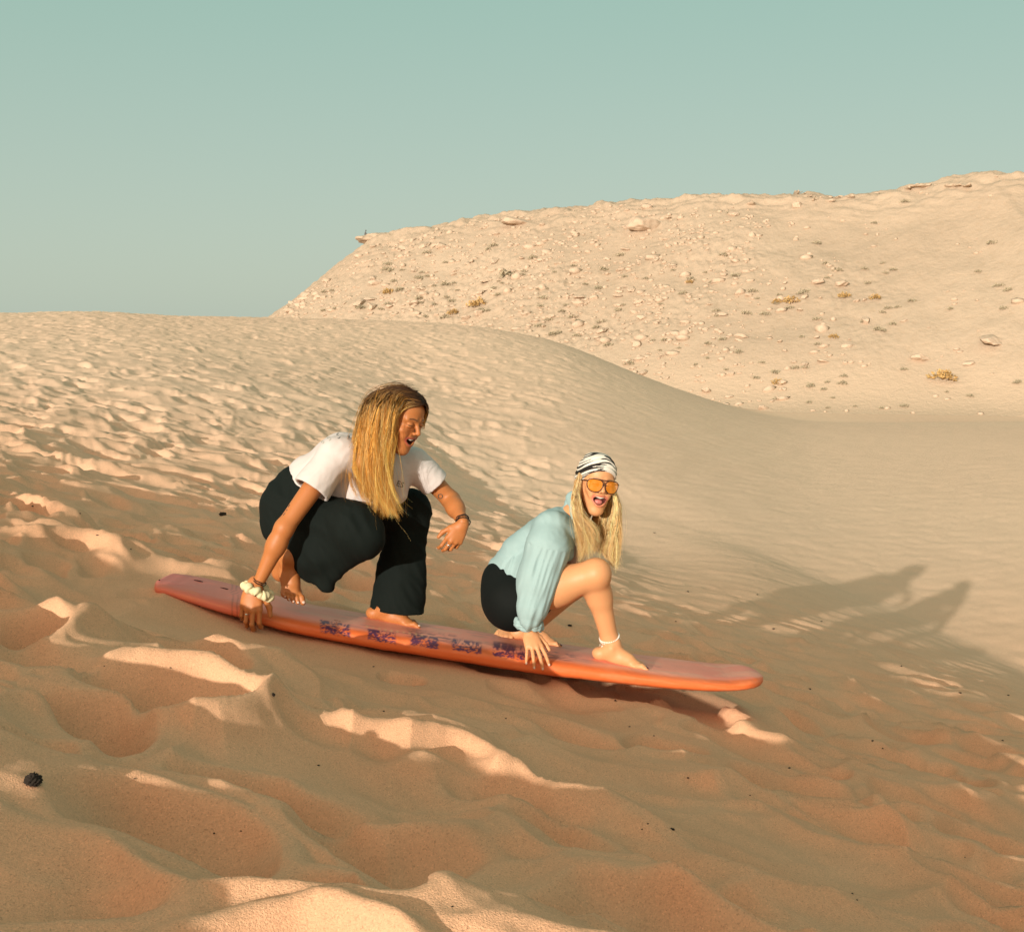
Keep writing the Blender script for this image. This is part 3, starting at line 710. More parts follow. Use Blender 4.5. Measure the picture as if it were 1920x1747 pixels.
# ---------------------------------------------------------------- woman in the white t-shirt
def build_w1():
    SK = V(.42, .150, .046)
    rt = root('person', J(620, 1150, 5.0), 'laughing woman in white t-shirt and wide black trousers, one hand gripping the board rail', 'person')
    ho = J(749, 786, 4.86); hs = 1.02
    HM = frame(V(.81, -.57, -.34), V(.24, -.05, 1.0))
    Hp, info = head_prims(.50, 1.35)
    neckb = J(692, 862, 4.98); shR = J(628, 856, 4.87); shL = J(778, 868, 5.02)
    pel = J(560, 952, 5.06); chest = J(690, 880, 5.0); belly = J(622, 915, 5.05)
    elR = J(533, 990, 4.74); wrR = J(488, 1086, 4.74)
    elL = J(846, 938, 5.06); wrL = J(868, 978, 4.90)
    # limbs
    bd = []
    bd += [ell(pel, V(.15, .13, .12), .05), cap(pel, belly, .115, .105, .05), cap(belly, chest, .105, .115, .06), cap(shR, shL, .055, .055, .06), cap(chest, neckb, .09, .055, .05)]
    bd += [cap(shR, elR, .046, .036, .03), cap(elR, elR + (wrR - elR) * .35, .037, .038, .02), cap(elR + (wrR - elR) * .3, wrR, .038, .0235, .02)]
    bd += [cap(shL, elL, .045, .036, .03), cap(elL, elL + (wrL - elL) * .4, .037, .037, .02), cap(elL + (wrL - elL) * .3, wrL, .036, .023, .02)]
    neck = [cap(ho + HM @ V(0, -.02, -.045), neckb, .050, .056, .03)]
    knR = J(690, 1003, 4.76); anR = J(528, 1072, 4.98); hipR = J(565, 962, 4.97)
    knL = J(768, 962, 5.10); anL = J(732, 1122, 5.08); hipL = J(570, 945, 5.14)
    bd += [cap(hipR, knR + V(-.02, .02, 0), .07, .040, .03), cap(knR + V(-.02, .02, 0), anR, .042, .036, .03), cap(hipL, knL, .075, .05, .04), cap(knL, anL, .045, .036, .03)]
    # feet
    fzL = deck_z(anL[0] + .1, anL[1]) ; fF = frame(V(.93, -.12, -.165), V(.165, 0, 1)); anL2 = V(J(724, 1140, 5.06)); anL2[2] = fzL + .075 + .012
    ft1, fs1, tp1 = foot(1, .3, .98); f1 = locs(ft1, anL2, fF, fs1); bd.append(cap(anL, anL2, .034, .033, .02))
    toeR = J(550, 1122, 4.86); dR = unit(V(.26, -.50, -.80)); fR = frame(dR, V(.45, -.75, .5))
    ft2, fs2, tp2 = foot(-1, 1.3, 1.08); o2 = toeR - fR @ V(0, .135, -.055) * fs2; f2 = locs(ft2, o2, fR, fs2)
    zt2 = deck_z(toeR[0], toeR[1])
    bd.append(cap(anR, o2, .036, .035, .02)); bd.append(cap(J(520, 1050, 5.0), o2 + V(-.0, .0, .01), .040, .038, .02))
    # hands
    cR = [(.25, .95, .6), (.2, .95, .6), (.22, .95, .6), (.3, .95, .6)]
    hp, s1, t1 = hand(-1, cR, .04, .25, 1.16); hM = frame(V(-.10, -.42, -1.0), V(-.05, -1, .42))  # fingers down over the rail
    hR = locs(hp, wrR + V(-.024, 0, -.020), hM, s1)
    cL = [(.45, .7, .4), (.6, .75, .4), (.7, .8, .4), (.8, .8, .4)]
    hp2, s2, t2 = hand(1, cL, .05, .15, .95); hM2 = frame(V(-.42, -.25, -.78), V(.35, -.9, .25))
    hL = locs(hp2, wrL + V(.0, 0, -.008), hM2, s2)
    geo = []
    allp = bd + neck
    geo.append(solid(allp, .0055))
    geo.append(solid(locs(Hp, ho, HM, hs) + neck, .0024))
    for hh, wr in ((hR, wrR), (hL, wrL)): geo.append(solid(hh, .0024))
    geo.append(solid(f1, .0028)); geo.append(solid(f2, .0028))
    nb0 = len(geo[0][0]); v, f = join(geo)
    c = np.tile(SK, (len(v), 1))
    n1 = len(geo[1][0]); c[nb0:nb0 + n1] = face_paint(geo[1][0], ho, HM, hs, SK, V(.34, .07, .05), V(.07, .035, .02), info)
    # tattoos
    def spot(q, r, w=.6):
        d = np.linalg.norm(v - q, axis=1); c[d < r] = c[d < r] * (1 - w) + V(.04, .04, .035) * w
    tf = v[:, None] if 0 else None
    body = part('body', (v, f), MSKIN, rt, colr=c)
    ey = []; ec = []
    for e_ in info['eyes']:
        g = ball(ho + HM @ (e_ * hs), .0118 * hs); ey.append(g); l = (g[0] - ho) @ HM / hs
        dd = np.hypot(l[:, 0] - e_[0] , l[:, 2] - e_[2] + .001); q = np.tile(V(.62, .58, .52), (len(l), 1)); q[dd < .0062] = V(.05, .02, .01); ec.append(q)
    for g, q in zip(ey, ec): part('eye', g, MEYE, body, colr=q)
    # teeth
    def teeth(z0, up, n=10, wd=.021):
        gs = []
        for i in range(n):
            x = (i - (n - 1) / 2) * wd * 2 / n; y = .0850 - 18 * x * x
            g = ball(V(0, 0, 0), V(.0027, .0022, .0062)); g = (ho + HM @ ((g[0] + V(x, y, z0 + 9 * x * x)).T * hs), g[1]) if 0 else ((ho + (HM @ ((g[0] + V(x, y, z0 + 9 * x * x)).T * hs)).T), g[1])
            gs.append(g)
        return join(gs)
    part('teeth', teeth(info['mouth'][2] + info['oh'] - .0065, 1), MTEETH, body)
    # nails
    for tips, o_, M_, s_ in ((t1, wrR + V(-.024, 0, -.020), hM, s1), (t2, wrL + V(.0, 0, -.008), hM2, s2)):
        for (tp, dv, bend) in tips:
            up = V(0, math.sin(-bend) * 0, 1); nrm = unit(V(0, math.sin(bend), math.cos(bend)))
            g = ball(o_ + M_ @ ((tp - dv * .001 + nrm * .0052) * s_), V(.0045, .006, .0022), M_ @ frame(dv, nrm), 10, 6); part('fingernail', g, MNAIL, body)
    for tips, o_, M_, s_ in ((tp1, anL2, fF, fs1), (tp2, o2, fR, fs2)):
        for i, (b_, r) in enumerate(tips):
            g = ball(o_ + M_ @ ((b_ + V(0, .002, r * .72)) * s_), V(r * .62, r * .7, r * .3), M_, 10, 6); part('toenail', g, MNAIL, body)
    # ---- trousers
    MT = m_plain('black_viscose', (.0050, .0078, .0066), .85, .14, nscale=35, nstr=.25, ndist=.004)
    hem = J(612, 1106, 4.87); hemB = J(540, 1062, 4.93)
    tr = [ell(J(552, 950, 5.06), V(.142, .15, .135), .05), ell(J(548, 990, 5.05), V(.120, .14, .08), .05), cap(J(575, 925, 5.05), J(560, 950, 5.06), .13, .14, .05)]
    tr += [cap(J(575, 965, 4.97), J(668, 990, 4.79), .105, .098, .05), cap(J(668, 990, 4.79), J(690, 1002, 4.77), .098, .070, .04),
           cap(J(680, 1010, 4.80), J(590, 1040, 4.90), .080, .085, .05), cap(J(590, 1035, 4.90), J(548, 1045, 4.95), .085, .060, .05)]
    for q, r0 in ((J(690, 1010, 4.80), .045), (J(650, 1030, 4.83), .060), (J(610, 1045, 4.86), .060), (J(575, 1050, 4.90), .05), (J(548, 1048, 4.92), .04)):
        tr.append(cap(q, hem + V(-.0, 0, .018), r0, .014, .035))
    tr.append(cap(J(548, 1050, 4.94), J(590, 1088, 4.89), .03, .012, .03)); tr.append(cap(J(540, 1035, 4.97), J(575, 1082, 4.90), .045, .020, .03))
    tr += [cap(J(600, 945, 5.12), J(750, 950, 5.12), .11, .090, .05), ell(J(765, 957, 5.11), V(.100, .09, .085), .03)]
    tr += [cap(J(769, 960, 5.11), J(742, 1160, 5.08), .085, .128, .03, sy=(1, .66, 1))]
    tr.append(cap(J(745, 1154, 5.08), J(743, 1210, 5.08), .094, .104, .004, sy=(1, .66, 1), sub=True))
    def wr(x, y, z):
        return .011 * noise(x * 9 + z * 4, z * 3 + y * 5, 301) + .012 * np.abs(noise(x * 15 + z * 11 + y * 4, z * 4 - x * 5 + y * 4, 303)) + .004 * noise(x * 34 + z * 12, z * 6 + y * 8, 304)
    g = solid(tr, .0055, warp=wr, cuts=[(J(745, 1145, 5.08), V(-.10, 0, -1))] )
    part('trousers', g, MT, rt)
    # ---- t-shirt
    MS = m_plain('white_cotton', (.56, .50, .48), .85, .15, nscale=30, nstr=.35, ndist=.004)
    axs = unit(elR - shR); axl = unit(elL - shL)
    sR = shR + axs * .165; sL = shL + axl * .125
    ts = [cap(J(592, 905, 5.05), J(640, 888, 5.03), .128, .135, .05), cap(J(640, 888, 5.03), J(700, 878, 5.0), .130, .118, .05), cap(J(600, 912, 5.02), J(672, 925, 4.97), .10, .085, .05),
          cap(shR + V(.03, .03, .0), shL + V(-.03, 0, 0), .070, .066, .05), cap(J(640, 862, 4.98), J(690, 862, 5.0), .11, .10, .05), cap(J(700, 900, 4.95), J(712, 940, 4.93), .075, .035, .04),
          cap(J(740, 890, 5.0), J(745, 925, 5.0), .07, .045, .04),
          cap(shR, sR, .074, .076, .035), cap(shL, sL, .066, .066, .03), cap(chest, neckb, .10, .066, .03)]
    ts += [cap(sR - axs * .03, sR + axs * .05, .066, .068, .003, sub=True), cap(sL - axl * .015, sL + axl * .05, .053, .054, .003, sub=True)]
    # flat sleeve ends
    def ws(x, y, z):
        d1 = (x - sR[0]) * axs[0] + (y - sR[1]) * axs[1] + (z - sR[2]) * axs[2]
        near = np.sqrt((x - sR[0])**2 + (y - sR[1])**2 + (z - sR[2])**2) < .13
        d2 = (x - sL[0]) * axl[0] + (y - sL[1]) * axl[1] + (z - sL[2]) * axl[2]
        near2 = np.sqrt((x - sL[0])**2 + (y - sL[1])**2 + (z - sL[2])**2) < .11
        w = .008 * noise(x * 11 - z * 8, z * 6 + y * 6 + x * 5, 305) + .0045 * np.abs(noise(x * 22 - z * 20, z * 9 + y * 11 + x * 8, 307))
        return w + np.where(near & (d1 > 0), np.minimum(d1 * 4, .08), 0) + np.where(near2 & (d2 > 0), np.minimum(d2 * 4, .08), 0)
    g = solid(ts, .0045, warp=ws)
    shirt = part('t_shirt', g, MS, rt)
    # ---- hair
    part_ = J(765, 728, 4.84)
    Gd = [[J(800, 772, 4.86), J(803, 755, 4.86), J(795, 742, 4.84), J(778, 731, 4.83)][::-1] + [J(799, 790, 4.87), J(796, 800, 4.88)],
          ]
    def L_(*q): return ho + HM @ (V(*q) * hs)
    def nr(px, py, y): return J(px, py, y)
    pt = lambda k: L_(.004 + .004 * k, .070 - .012 * k, .106 + .007 * k)
    near = [
        [L_(-.006, .082, .098), L_(.012, .090, .092), J(762, 766, 4.775), J(743, 784, 4.765), J(734, 802, 4.77), J(727, 832, 4.78), J(728, 853, 4.79), J(730, 890, 4.80), J(735, 925, 4.80)],
        [L_(-.002, .078, .104), L_(.020, .082, .100), J(765, 748, 4.785), J(752, 762, 4.765), J(739, 782, 4.755), J(732, 806, 4.76), J(728, 840, 4.78), J(727, 880, 4.795), J(732, 925, 4.80), J(752, 958, 4.80)],
        [L_(.002, .066, .112), L_(.030, .066, .108), J(751, 741, 4.770), J(738, 760, 4.750), J(733, 790, 4.75), J(731, 825, 4.77), J(725, 865, 4.785), J(724, 905, 4.80), J(730, 940, 4.80), J(742, 966, 4.80)],
        [L_(.004, .050, .119), L_(.034, .046, .115), J(736, 737, 4.770), J(722, 760, 4.755), J(716, 795, 4.755), J(713, 835, 4.77), J(714, 870, 4.785), J(718, 912, 4.81), J(726, 945, 4.81), J(732, 966, 4.81)],
        [L_(.004, .028, .124), L_(.036, .022, .119), J(720, 735, 4.785), J(704, 762, 4.775), J(697, 800, 4.775), J(693, 835, 4.785), J(693, 872, 4.80), J(700, 910, 4.82), J(710, 940, 4.83), J(712, 965, 4.83)],
        [L_(.004, .004, .126), L_(.034, -.010, .122), J(706, 737, 4.84), J(690, 765, 4.835), J(683, 795, 4.83), J(677, 830, 4.83), J(675, 868, 4.83), J(681, 900, 4.84), J(689, 928, 4.85), J(697, 945, 4.85)],
        [L_(.002, -.020, .124), L_(.024, -.045, .116), J(699, 741, 4.90), J(683, 768, 4.90), J(674, 798, 4.89), J(668, 830, 4.88), J(665, 862, 4.87), J(672, 892, 4.87), J(680, 915, 4.87), J(684, 930, 4.87)]]
    far = [[L_(-.004, .086, .094), L_(-.020, .092, .088), L_(-.038, .086, .074), L_(-.056, .076, .056), L_(-.068, .068, .034), L_(-.075, .064, .010), L_(-.076, .060, -.012)],
           [L_(-.002, .078, .104), L_(-.024, .082, .098), L_(-.046, .074, .082), L_(-.064, .062, .060), L_(-.076, .052, .030), L_(-.081, .046, -.002), L_(-.080, .042, -.03)],
           [L_(.0, .050, .119), L_(-.030, .052, .114), L_(-.058, .042, .092), L_(-.076, .030, .060), L_(-.084, .022, .02), L_(-.086, .016, -.02), L_(-.082, .010, -.06)],
           [L_(.0, .010, .125), L_(-.034, .010, .119), L_(-.064, .004, .096), L_(-.082, -.004, .060), L_(-.088, -.01, .02), L_(-.088, -.01, -.02), L_(-.082, -.01, -.08)]]
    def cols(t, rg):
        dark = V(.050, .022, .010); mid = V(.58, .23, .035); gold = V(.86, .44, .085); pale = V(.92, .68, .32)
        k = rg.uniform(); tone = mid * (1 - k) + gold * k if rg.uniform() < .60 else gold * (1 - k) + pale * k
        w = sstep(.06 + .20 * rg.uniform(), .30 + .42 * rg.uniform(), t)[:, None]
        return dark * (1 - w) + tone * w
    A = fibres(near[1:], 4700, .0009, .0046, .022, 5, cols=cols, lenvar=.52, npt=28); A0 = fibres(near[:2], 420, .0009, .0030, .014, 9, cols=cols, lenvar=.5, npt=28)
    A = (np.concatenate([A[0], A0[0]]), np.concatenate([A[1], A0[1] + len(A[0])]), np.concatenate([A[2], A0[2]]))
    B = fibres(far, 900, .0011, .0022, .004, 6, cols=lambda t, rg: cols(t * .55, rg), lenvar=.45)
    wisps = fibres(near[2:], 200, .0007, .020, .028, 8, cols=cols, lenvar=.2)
    # hair mass beneath the strands
    base = [ell(ho + HM @ (V(0, -.022, .047) * hs), V(.070, .082, .074) * hs, .02, HM), ell(ho + HM @ (V(0, -.05, -.0) * hs), V(.070, .06, .08) * hs, .03, HM)]
    for g_ in near[1:]:
        q = crom(g_, 7)
        for a, b_ in zip(q[2:5], q[3:6]): base.append(cap(a + V(0, .018, 0), b_ + V(0, .018, 0), .017, .015, .02))
    base.append(ell(ho + HM @ (V(0, .085, -.02) * hs), V(.062, .08, .075) * hs, .004, HM, sub=True))
    bv, bf = solid(base, .004)
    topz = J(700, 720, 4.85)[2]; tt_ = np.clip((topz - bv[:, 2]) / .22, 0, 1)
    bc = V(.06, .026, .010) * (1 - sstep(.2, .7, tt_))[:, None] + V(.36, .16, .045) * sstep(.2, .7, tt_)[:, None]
    vs = [bv, A[0], B[0], wisps[0]]; n_ = np.cumsum([0] + [len(q) for q in vs])
    fs_ = [bf, A[1] + n_[1], B[1] + n_[2], wisps[1] + n_[3]]
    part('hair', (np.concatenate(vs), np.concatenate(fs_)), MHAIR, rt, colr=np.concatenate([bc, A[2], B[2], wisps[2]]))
    # ---- wrist things
    fa = unit(wrR - elR); e1 = unit(np.cross(fa, V(0, 1, 0))); e2 = np.cross(fa, e1)
    scr = []
    c0 = J(484, 1107, 4.735)
    t = np.arange(160) * 2 * np.pi / 160
    pr = c0 + np.outer(np.cos(t) * .052, e1) + np.outer(np.sin(t) * .040, e2)
    rr = .0160 + .0040 * np.sin(9 * t) + .0022 * np.sin(21 * t + 1)
    pr = pr + np.outer(.004 * np.sin(7 * t), fa)
    v_, f_ = tube(pr, rr, 18, True); v_ = v_ + .0022 * np.stack([noise(v_[:, 0] * 120, v_[:, 2] * 120, 1), noise(v_[:, 1] * 120, v_[:, 0] * 120, 2), noise(v_[:, 2] * 120, v_[:, 1] * 120, 3)], 1)
    sc = D.objects.new('scrunchie', mesh_np('scrunchie', v_, f_)); col.objects.link(sc); sc.data.materials.append(m_plain('cream_cloth', (.62, .54, .33), .9, .1, nscale=160, nstr=.4))
    tag(sc, 'cream ruffled hair scrunchie worn round the wrist that grips the board', 'scrunchie')
    def bracelet(q, fa, lbl, r=.0265, off=0, mat=MCORD, tr_=.0016, beads=0, name='bracelet'):
        e1 = unit(np.cross(fa, V(0, 1, .1))); e2 = np.cross(fa, e1)
        gs = [ellipse_ring(q, e1, e2, (r, r), tr_, 36, .0012), ellipse_ring(q + fa * .005, e1, unit(e2 + .12 * fa), (r + .0005, r + .0005), tr_, 36, .0012, seed=2)] if not beads else []
        for i in range(beads):
            a = i * 2 * np.pi / beads; gs.append(ball(q + r * (math.cos(a) * e1 + math.sin(a) * e2), .0028, None, 8, 6))
        v_, f_ = join(gs); o = D.objects.new(name, mesh_np(name, v_, f_)); col.objects.link(o); o.data.materials.append(mat); tag(o, lbl, 'bracelet'); return o
    bracelet(J(487, 1088, 4.74), fa, 'thin black cord bracelet on the arm that grips the board, above the scrunchie', .0275)
    fl = unit(wrL - elL)
    bracelet(wrL - fl * .012, fl, 'thin black cord bracelet on the raised wrist of the woman in trousers', .0275)
    bracelet(wrL + fl * .004, unit(fl + V(-.3, 0, -.3)), 'dark beaded bracelet lying lowest on the raised wrist, next to the hand', .028, beads=30)
    def ring(M_, o_, s_, idx, curl, side, lbl):
        kx = [.030, .0095, -.011, -.029][idx]; ky = [.084, .089, .084, .074][idx]
        b_ = curl[idx][0]; dv = V(0, math.cos(b_), -math.sin(b_)); q = V(kx * side, ky, -.004) + dv * .018
        e1 = V(1, 0, 0); e2 = np.cross(dv, e1)
        g1 = ellipse_ring(o_ + M_ @ (q * s_), M_ @ e1, M_ @ e2, (.0094, .0094), .0014, 24); g2 = ball(o_ + M_ @ ((q + unit(V(0, math.sin(b_), math.cos(b_))) * .0105) * s_), V(.004, .004, .0025), M_, 10, 6)
        v_, f_ = join([g1, g2]); o = D.objects.new('finger_ring', mesh_np('finger_ring', v_, f_)); col.objects.link(o); o.data.materials.append(MSILVER); tag(o, lbl, 'ring')
    ring(hM, wrR + V(-.024, 0, -.020), s1, 2, cR, -1, 'silver ring on the hand gripping the board rail')
    ring(hM2, wrL + V(.0, 0, -.008), s2, 1, cL, 1, 'silver ring with round pale stone on the raised hand')
    return rt, shirt, body
def decal(txt, px, py, hpx, ang, parent, mat, name='print', y0=4.0):
    from mathutils.bvhtree import BVHTree
    cu = D.curves.new('print_text', 'FONT'); cu.body = txt; cu.size = 1; cu.resolution_u = 2; tmp = D.objects.new('print_text', cu); col.objects.link(tmp)
    bpy.context.view_layer.update(); me = D.meshes.new_from_object(tmp.evaluated_get(bpy.context.evaluated_depsgraph_get())); D.objects.remove(tmp); D.curves.remove(cu)
    bvh = BVHTree.FromPolygons([p_.co for p_ in parent.data.vertices], [tuple(q.vertices) for q in parent.data.polygons])
    ca_, sn = math.cos(ang), math.sin(ang)
    base_ = [(w.co.x * hpx, w.co.y * hpx) for w in me.vertices]
    for shift in range(0, 40, 3):
        out = []
        for x, yv in base_:
            u, v = ray(px + x * ca_ + yv * sn, py + shift - yv * ca_ + x * sn); d = Vector((u, 1, v)).normalized(); h = bvh.ray_cast(Vector((0, 0, 0)), d)
            if h[0] is None: break
            out.append(h[0] - d * .0012)
        if len(out) == len(base_): break
    for w, q in zip(me.vertices, out): w.co = q
    o = D.objects.new(name, me); col.objects.link(o); me.materials.clear(); me.materials.append(mat); o.parent = parent.parent
    o.matrix_parent_inverse = Matrix.Translation(-Vector(parent.parent.location)); return o
W1, SHIRT1, BODY1 = build_w1()
MINK = m_plain('shirt_print_ink', (.035, .045, .045), .8)
MINK2 = m_plain('shirt_print_grey_green', (.22, .24, .17), .8)
decal('ES', 742, 910, 15, .35, SHIRT1, MINK, 'chest_print')
decal('S', 633, 817, 15, -.35, SHIRT1, MINK, 'back_print')
decal('RI', 652, 808, 10, -.15, SHIRT1, MINK, 'back_print')
decal('D', 616, 824, 10, -.5, SHIRT1, MINK2, 'back_print')
decal('o', 604, 827, 12, -.6, SHIRT1, MINK2, 'back_print')
decal('O', 819, 934, 14, .2, BODY1, MINK, 'tattoo')
decal('~ - ~', 534, 968, 12, -1.05, BODY1, MINK, 'tattoo')
decal('S', 627, 1170, 13, .25, bo, m_plain('faded_print', (.55, .16, .10), .7), 'logo')
decal('[ ]', 622, 1172, 17, .25, bo, D.materials['faded_print'], 'logo')

# ---------------------------------------------------------------- woman in the pale blue shirt
def build_w2():
    SK = V(.60, .285, .130)
    rt = root('person', J(1040, 1200, 5.0), 'open-mouthed woman in pale blue shirt, black shorts and orange sunglasses, squatting beside the board nose', 'person')
    ho = J(1117, 907, 4.95); hs = .93
    HM = frame(V(.26, -.96, -.02), V(.17, .0, 1.0))
    Hp, info = head_prims(.90, 1.5, .0325)
    neckb = J(1078, 968, 5.06); shR = J(1034, 992, 4.93); shL = J(1088, 1000, 5.20)
    pel = J(950, 1112, 5.04); belly = J(975, 1060, 5.06); chest = J(1045, 1010, 5.07)
    elR = J(1006, 1085, 4.85); wrR = J(990, 1178, 4.845)
    hipR = J(960, 1125, 4.95); knR = J(1116, 1076, 4.86); anR = J(1143, 1198, 4.93)
    hipL = J(960, 1125, 5.12); knL = J(1085, 1092, 5.22); anL = J(985, 1185, 5.16)
    wrL = J(955, 1170, 5.19)
    bd = [ell(pel, V(.08, .11, .08), .05), cap(pel, belly, .08, .08, .05), cap(belly, chest, .075, .08, .05), cap(shR, shL, .042, .042, .05), cap(chest, neckb, .085, .052, .05)]
    bd += [cap(shR, elR, .042, .033, .03), cap(elR, wrR, .034, .0235, .02)]
    bd += [cap(shL, J(1000, 1100, 5.26), .040, .032, .03), cap(J(1000, 1100, 5.26), wrL, .032, .024, .02)]
    fzR = J(1142, 1208, 4.93)
    leg = [cap(hipR, hipR + (knR - hipR) * .55, .078, .076, .04), cap(hipR + (knR - hipR) * .5, knR, .078, .058, .04), ell(knR + V(.008, -.005, .004), V(.049, .052, .054), .03),
           cap(knR, knR + (anR - knR) * .36 + V(-.004, .02, 0), .047, .050, .03), cap(knR + (anR - knR) * .30 + V(-.004, .02, 0), anR, .050, .035, .03)]
    leg2 = [cap(hipL, knL, .082, .054, .04), cap(knL, anL, .052, .034, .03)]
    # feet
    fd = unit(V(.93, -.20, -.17)); fF = frame(fd, V(.165, 0, 1)); o1 = V(J(1149, 1212, 4.92)); o1[2] = deck_z(o1[0] + .06, o1[1]) + .075
    ft, s1, tp1 = foot(1, .2, .97); f1 = locs(ft, o1, fF, s1); leg.append(cap(anR, o1, .035, .034, .02))
    fd2 = unit(V(.96, -.12, -.17)); fF2 = frame(fd2, V(.165, 0, 1)); o2 = V(J(992, 1190, 5.13)); o2[2] = deck_z(o2[0] + .06, o2[1]) + .073
    ft2, s2, tp2 = foot(1, .1, .93); f2 = locs(ft2, o2, fF2, s2); leg2.append(cap(anL, o2, .033, .034, .02))
    c1 = [(.20, .35, .15), (.16, .38, .15), (.16, .38, .15), (.22, .38, .15)]
    hp, hs1, t1 = hand(-1, c1, .17, .35, .93); hM = frame(V(.27, -.68, -.66), V(.10, -.70, .72)); hO = wrR + V(.003, -.010, -.006); hR = locs(hp, hO, hM, hs1)
    hp2, hs2, t2 = hand(1, [(.3, .5, .3)] * 4, .16, .5, .95); hM2 = frame(V(-.25, -.9, -.35), V(-.1, -.3, 1)); hO2 = V(wrL); hO2[2] = deck_z(wrL[0], wrL[1]) + .035; hL = locs(hp2, hO2, hM2, hs2)
    bd.append(cap(wrL, hO2, .024, .024, .01))
    neck = [cap(ho + HM @ V(0, -.02, -.045), neckb, .048, .054, .03)]
    geo = [solid(bd + leg + leg2 + neck, .0055), solid(locs(Hp, ho, HM, hs) + neck, .0022), solid(hR, .0024), solid(hL, .0028), solid(f1, .0028), solid(f2, .0028)]
    n0 = len(geo[0][0]); n1 = len(geo[1][0]); v, f = join(geo); c = np.tile(SK, (len(v), 1))
    c[n0:n0 + n1] = face_paint(geo[1][0], ho, HM, hs, SK, V(.56, .17, .11), V(.26, .13, .05), info)
    body = part('body', (v, f), MSKIN, rt, colr=c)
    for e_ in info['eyes']:
        g = ball(ho + HM @ (e_ * hs), .0118 * hs); l = (g[0] - ho) @ HM / hs
        dd = np.hypot(l[:, 0] - e_[0], l[:, 2] - e_[2] + .001); q = np.tile(V(.65, .60, .54), (len(l), 1)); q[dd < .0060] = V(.12, .08, .04); q[dd < .003] = V(.01, .01, .01); part('eye', g, MEYE, body, colr=q)
    def W(p): return ho + (HM @ (V(p).T * hs)).T if np.ndim(p) > 1 else ho + HM @ (V(p) * hs)
    zc, oh, wd = info['mouth'][2], info['oh'], info['wd']
    gs = []
    for i in range(10):
        x = (i - 4.5) * .0049; w_ = 1.12 if i in (4, 5) else 1.0
        th_ = np.linspace(0, 2 * np.pi, 17)[:-1]
        g = ball(V(0, 0, 0), 1., None, 12, 9); gv = np.sign(g[0]) * np.abs(g[0])**.65 * V(.0027, .0022, .0070 * w_); gs.append((W(gv + V(x, .0850 - 18 * x * x, zc + oh - .0050 + 9 * x * x)), g[1]))
    part('teeth', join(gs), MTEETH, body)
    tg = solid(locs([ell(V(0, .068, zc - .008), V(.0200, .016, .0125), .004), cap(V(0, .086, zc + .002), V(0, .086, zc - .014), .0012, .0012, .004, sub=True)], ho, HM, hs), .0018)
    part('tongue', tg, MTONG, body)
    for tips, o_, M_, s_ in ((t1, hO, hM, hs1), (t2, hO2, hM2, hs2)):
        for (tp, dv, bend) in tips:
            nrm = unit(V(0, math.sin(bend), math.cos(bend)))
            part('fingernail', ball(o_ + M_ @ ((tp - dv * .001 + nrm * .0050) * s_), V(.0043, .0060, .0022), M_ @ frame(dv, nrm), 10, 6), MNAIL, body)
    for tips, o_, M_, s_ in ((tp1, o1, fF, s1), (tp2, o2, fF2, s2)):
        for b_, r in tips:
            part('toenail', ball(o_ + M_ @ ((b_ + V(0, .002, r * .72)) * s_), V(r * .62, r * .7, r * .3), M_, 10, 6), MNAILD, body)
    # ---- black shorts
    MB_ = m_plain('black_jersey', (.004, .0055, .005), .8, .15, nscale=40, nstr=.2, ndist=.003)
    sh = [ell(J(950, 1117, 5.04), V(.106, .16, .128), .05), ell(J(965, 1125, 5.0), V(.105, .15, .115), .05), cap(J(945, 1085, 5.04), J(965, 1075, 5.05), .085, .085, .05), ell(J(957, 1141, 5.02), V(.088, .14, .082), .03),
          cap(J(962, 1125, 4.96), J(1000, 1118, 4.93), .098, .090, .03)]
    cutp = J(1012, 1120, 4.93); nn = unit(knR - hipR)
    part('shorts', solid(sh, .005, warp=lambda x, y, z: .004 * noise(x * 14 + z * 5, z * 8 + y * 6, 401)), MB_, rt)
    # ---- white vest under the open shirt
    part('vest', solid([cap(J(1060, 1010, 5.08), J(1075, 1045, 5.03), .075, .05, .03), cap(J(1040, 1020, 5.06), J(1020, 1075, 5.03), .07, .07, .03)], .006), m_plain('pale_knit', (.50, .36, .30), .85, .1, nscale=60), rt)
    # ---- shirt
    MS = m_plain('pale_blue_poplin', (.285, .400, .405), .75, .2, nscale=26, nstr=.30, ndist=.004)
    cuf = wrR + (elR - wrR) * .06
    ts = [cap(J(950, 1076, 5.06), J(990, 1036, 5.06), .088, .094, .05), cap(J(990, 1036, 5.06), J(1036, 1004, 5.07), .094, .096, .05), cap(J(1036, 1004, 5.06), J(1066, 992, 5.08), .092, .075, .05),
          cap(J(1028, 990, 4.98), J(1070, 978, 5.12), .062, .060, .05), cap(J(970, 1074, 5.0), J(988, 1070, 4.97), .080, .075, .04), cap(J(1060, 995, 4.96), J(1062, 1040, 4.95), .055, .030, .04),
          cap(J(1077, 945, 5.07), J(1082, 968, 5.07), .044, .050, .02)]
    tb = [cap(shR, J(1026, 1030, 4.89), .075, .088, .035), cap(J(1026, 1030, 4.89), J(1010, 1085, 4.86), .088, .084, .04), cap(J(1010, 1085, 4.86), J(998, 1140, 4.82), .084, .062, .04), cap(J(998, 1140, 4.82), J(994, 1163, 4.81), .062, .046, .02)]
    hemn = unit(V(-.50, .0, -.9)); hemc = J(944, 1082, 5.0)
